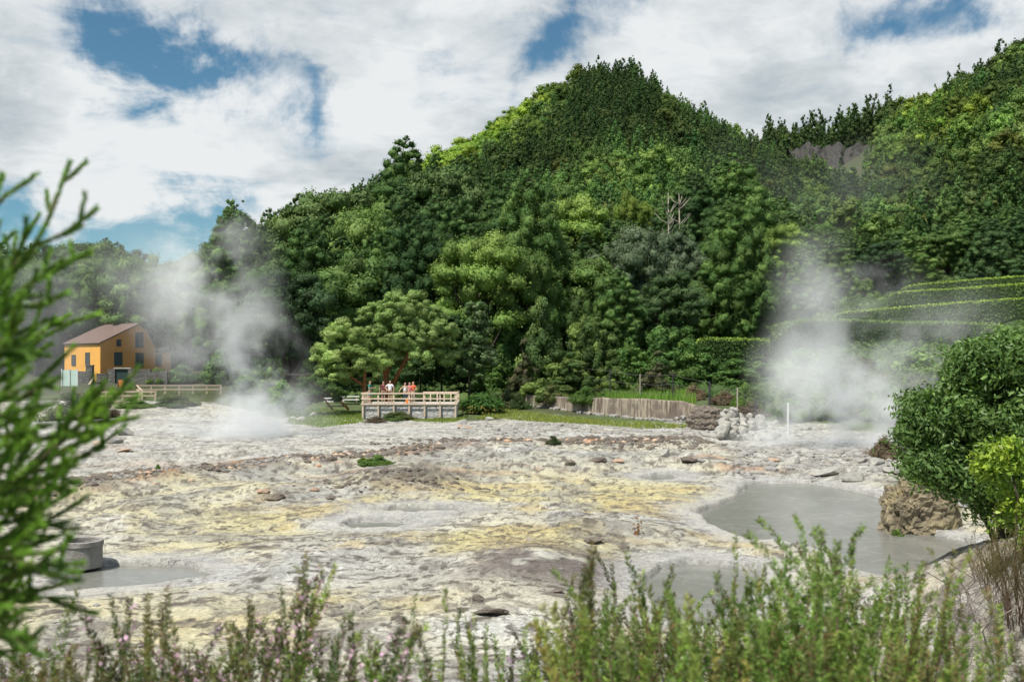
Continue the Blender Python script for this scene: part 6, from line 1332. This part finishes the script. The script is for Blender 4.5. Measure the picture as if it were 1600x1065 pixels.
    BR = [([(-210, 560), (-60, 470), (20, 425), (65, 370), (90, 305), (110, 250)], 1.55, 5), ([(-210, 600), (-60, 545), (0, 480), (55, 438), (100, 405)], 1.5, 9), ([(-210, 690), (-80, 640), (0, 575), (60, 520), (108, 492)], 1.6, 9), ([(-210, 900), (-80, 860), (0, 780), (80, 705), (150, 640), (208, 600)], 1.6, 14),
          ([(-210, 830), (-80, 800), (10, 762), (70, 745), (105, 738)], 1.45, 8), ([(-210, 940), (-80, 905), (0, 850), (60, 822), (112, 814)], 1.5, 9), ([(-210, 980), (-80, 960), (20, 895), (95, 872)], 1.4, 9), ([(-210, 990), (-60, 965), (30, 930), (112, 935)], 1.55, 9), ([(-210, 480), (-60, 420), (-25, 355), (5, 272)], 1.5, 6),
          ([(-210, 760), (-80, 720), (0, 650), (45, 612), (85, 592)], 1.4, 8), ([(-210, 700), (-60, 660), (0, 690), (70, 665)], 1.35, 8), ([(-210, 560), (-60, 540), (0, 540), (50, 545)], 1.4, 8), ([(-210, 1010), (-60, 1010), (10, 985), (60, 1000)], 1.5, 7), ([(-210, 640), (-100, 600), (-20, 500), (20, 440), (40, 360)], 1.65, 8)]
    BR += [([(x_-45-8*i, y_+38+4*i) for x_, y_ in p_], Y_+(.22 if i % 2 else -.2), n_) for i, (p_, Y_, n_) in enumerate(BR[3:8])]
    BR += [([(-210, y0), (-80, y0-30), (0, y0-70), (x1, y1)], 1.3+.12*i, 10) for i, (y0, x1, y1) in enumerate([(620, 35, 490), (700, 40, 580), (790, 40, 660), (860, 55, 750), (930, 60, 810), (1000, 50, 905)])]
    for bi, (pts, Y, nt_) in enumerate(BR):
        Q = np.array([W(a, b, Y+.10*math.sin(i*1.7+bi)) for i, (a, b) in enumerate(pts)]); Q[0] = o3+np.array([0, 0, Q[0][2]-.12-o3[2]])
        s = np.linspace(0, 1, 40); L = np.concatenate([[0], np.cumsum(np.linalg.norm(np.diff(Q, axis=0), axis=1))]); L /= L[-1]; C = np.stack([np.interp(s, L, Q[:, k]) for k in range(3)], 1)
        for _ in range(5): C[1:-1] = (C[:-2]+2*C[1:-1]+C[2:])/4
        ropes = [(C[12:], 1.0)]; total = np.sum(np.linalg.norm(np.diff(C, axis=0), axis=1)); stem = [(list(C[::4]), list(np.linspace(.008, .002, 10)))]
        nt_ = int(nt_*1.45)
        for k in range(nt_):
            f = .30+.66*k/max(1, nt_-1); i = min(38, int(f*39)); d = unit(C[min(i+2, 39)]-C[max(i-2, 0)]); sd = (1 if k % 2 else -1); ax = unit(np.cross(d, np.array([0, 1.0, 0]))); d2 = unit(d*.95+ax*sd*r_.uniform(.3, .65)+np.array([.15, 0, 0])+np.array([0, 1, 0])*r_.normal()*.3); Lt = total*.25*(1.15-f*.8)*r_.uniform(.6, 1.2); q = [C[i]]
            for j in range(10): d2 = unit(d2+.05*d+np.array([.02, 0, .02])+.04*r_.normal(size=3)); q.append(q[-1]+d2*Lt/10)
            ropes.append((np.array(q), .9)); stem.append((q[::3], [.003, .0025, .002, .0015]))
            if Lt > .10:
                for j in (4, 7):
                    d3 = unit(d2+ax*(1 if j % 2 else -1)*.7+.2*r_.normal(size=3)); qq = [q[j]]
                    for m_ in range(6): d3 = unit(d3+np.array([0, 0, .08])); qq.append(qq[-1]+d3*Lt*.32/6)
                    ropes.append((np.array(qq), .75))
        P = []; D = []; N = []; Cc = []
        for q, sz in ropes:
            l = np.concatenate([[0], np.cumsum(np.linalg.norm(np.diff(q, axis=0), axis=1))]); k = int(l[-1]*1900)+6; u = r_.random(k)*l[-1]; p = np.stack([np.interp(u, l, q[:, m_]) for m_ in range(3)], 1); i0 = np.clip(np.searchsorted(l, u)-1, 0, len(q)-2); dd = unit(q[i0+1]-q[i0]); o_ = unit(np.cross(dd, r_.normal(size=(k, 3)))); P.append(p+o_*.0025*sz+dd*.003); D.append(dd*1.0+o_*.42); N.append(np.cross(dd, o_))
            fr = (u/l[-1])[:, None]; Cc.append((np.array([.155, .31, .045])*(1-fr*.6)+np.array([.25, .42, .07])*fr*.6)*(1+.16*r_.normal(size=(k, 1))))
        P = np.concatenate(P)-o3; V = leaf_quads(P, np.concatenate(N), .0125, r_, .25, .2, np.concatenate(D), .12)
        b = put('branch', mesh_np('branch', V, quads(len(P)), LEAF, col=np.repeat(np.clip(np.concatenate(Cc), .01, 1), 4, 0)), t)
        put('twig', wood_mesh('twig', [([np.array(x_)-o3 for x_ in a], r) for a, r in stem], TWIG, 4), b)
# ================================================================== STEAM
def steam(label, blobs, Y, dens, nscale, lo, hi, step=.6, seed=0.0, aniso=-.15, tint=(.97, .985, 1)):
    import bmesh
    c0 = W(blobs[0][0], blobs[0][1], Y); B = []
    bm = bmesh.new()
    for px, row, r, wt, dy in blobs:
        p = W(px, row, Y+dy)-c0; rr = r*Y/FPX; B.append((p, rr, wt))
        d = rand_dirs(60, np.random.default_rng(1)); 
        for q in d: bm.verts.new(p+q*rr*1.18)
    h = bmesh.ops.convex_hull(bm, input=bm.verts); 
    bmesh.ops.delete(bm, geom=list({g for g in h['geom_interior']+h['geom_unused'] if isinstance(g, bmesh.types.BMVert)}), context='VERTS')
    bmesh.ops.recalc_face_normals(bm, faces=bm.faces)
    me = bpy.data.meshes.new('steam_plume'); bm.to_mesh(me); bm.free()
    m = bpy.data.materials.new('steam'); m.use_nodes = True; nt = NT(m.node_tree); nt.n.clear(); out = nt.new('ShaderNodeOutputMaterial'); v = nt.new('ShaderNodeVolumePrincipled'); nt.link(v.outputs[0], out.inputs['Volume'])
    v.inputs['Color'].default_value = (*tint, 1); v.inputs['Anisotropy'].default_value = aniso
    tc = nt.new('ShaderNodeTexCoord').outputs['Object']; off = nt.vmath('ADD', tc, (seed*7.3, seed*3.1, seed))
    wn = nt.noise(off, nscale*.55, 2, .5, out='Color'); wv = nt.scale(nt.vmath('SUBTRACT', wn, (.5, .5, .5)), 2.6/ (nscale*4)); p = nt.vmath('ADD', tc, wv)
    s = None
    for q, rr, wt in B:
        L = nt.vmath('DISTANCE', p, tuple(q), out=1); g = nt.maprange(L, 0, rr, wt, 0, True); s = g if s is None else nt.math('ADD', s, g)
    n = nt.noise(nt.vmath('ADD', off, wv), nscale, 6, .64); d = nt.math('MULTIPLY', s, nt.maprange(n, lo, hi, 0, 1, True)); nt.link(nt.math('MULTIPLY', d, dens), v.inputs['Density'])
    me.materials.append(m); o = put('steam_plume', me, None, c0); tag(o, label, 'steam'); m.cycles.volume_step_rate = step
    return o
def build_steam():
    steam('dense white steam column rising from the left vents', [(375, 715, 150, .7, 0), (450, 700, 105, .42, 0), (300, 695, 120, .4, 0), (385, 650, 125, .55, 0), (415, 595, 110, .45, 0), (365, 555, 115, .4, 0), (325, 490, 135, .32, 0), (330, 430, 125, .30, 0), (250, 470, 120, .16, 0), (330, 380, 84, .34, 0), (315, 545, 85, .22, 0), (455, 640, 95, .28, 0), (290, 440, 100, .2, 0)], 58, .58, .26, .43, .61, .5, 1)
    steam('thin grey steam drifting before the wood and the orange house', [(90, 445, 110, .5, 0), (40, 500, 130, .5, 0), (170, 410, 110, .45, 0), (240, 410, 120, .5, 0), (290, 470, 130, .5, 0), (290, 560, 60, .3, 0), (60, 600, 90, .5, 0)], 66, .13, .16, .40, .66, .5, 2)
    steam('white steam cloud over the right vents before the clipped hedges', [(1310, 715, 140, .65, 0), (1240, 705, 110, .45, 0), (1380, 700, 110, .4, 0), (1245, 635, 110, .42, 0), (1305, 645, 125, .4, 0), (1240, 580, 95, .42, 0), (1360, 620, 140, .28, 0), (1290, 560, 105, .25, 0), (1410, 580, 150, .22, 0), (1490, 560, 150, .18, 0), (1285, 445, 105, .32, 0), (1375, 455, 86, .26, 0), (1270, 510, 100, .18, 0), (1185, 720, 110, .22, 0)], 54, .56, .28, .43, .61, .5, 3)
    steam('faint mist hanging in the valley below the cliff', [(1280, 330, 150, .6, 0), (1180, 250, 110, .4, 0), (1380, 300, 130, .5, 0), (1250, 420, 130, .6, 0), (1480, 380, 140, .3, 0)], 190, .013, .05, .32, .72, .6, 4)
import time as _t
_t0 = _t.time()
def lap(s): print('LAP', s, round(_t.time()-_t0, 1), flush=True)
settings(); build_world(); build_camera()
make_ground_mats(); build_ground(); build_hill(); build_water(); lap('ground')
build_forest(); lap('forest')
for f in ('build_plants', 'build_house', 'build_platform', 'build_people', 'build_wall', 'build_rocks', 'build_small', 'build_foreground', 'build_steam'):
    if f in globals(): globals()[f](); lap(f)
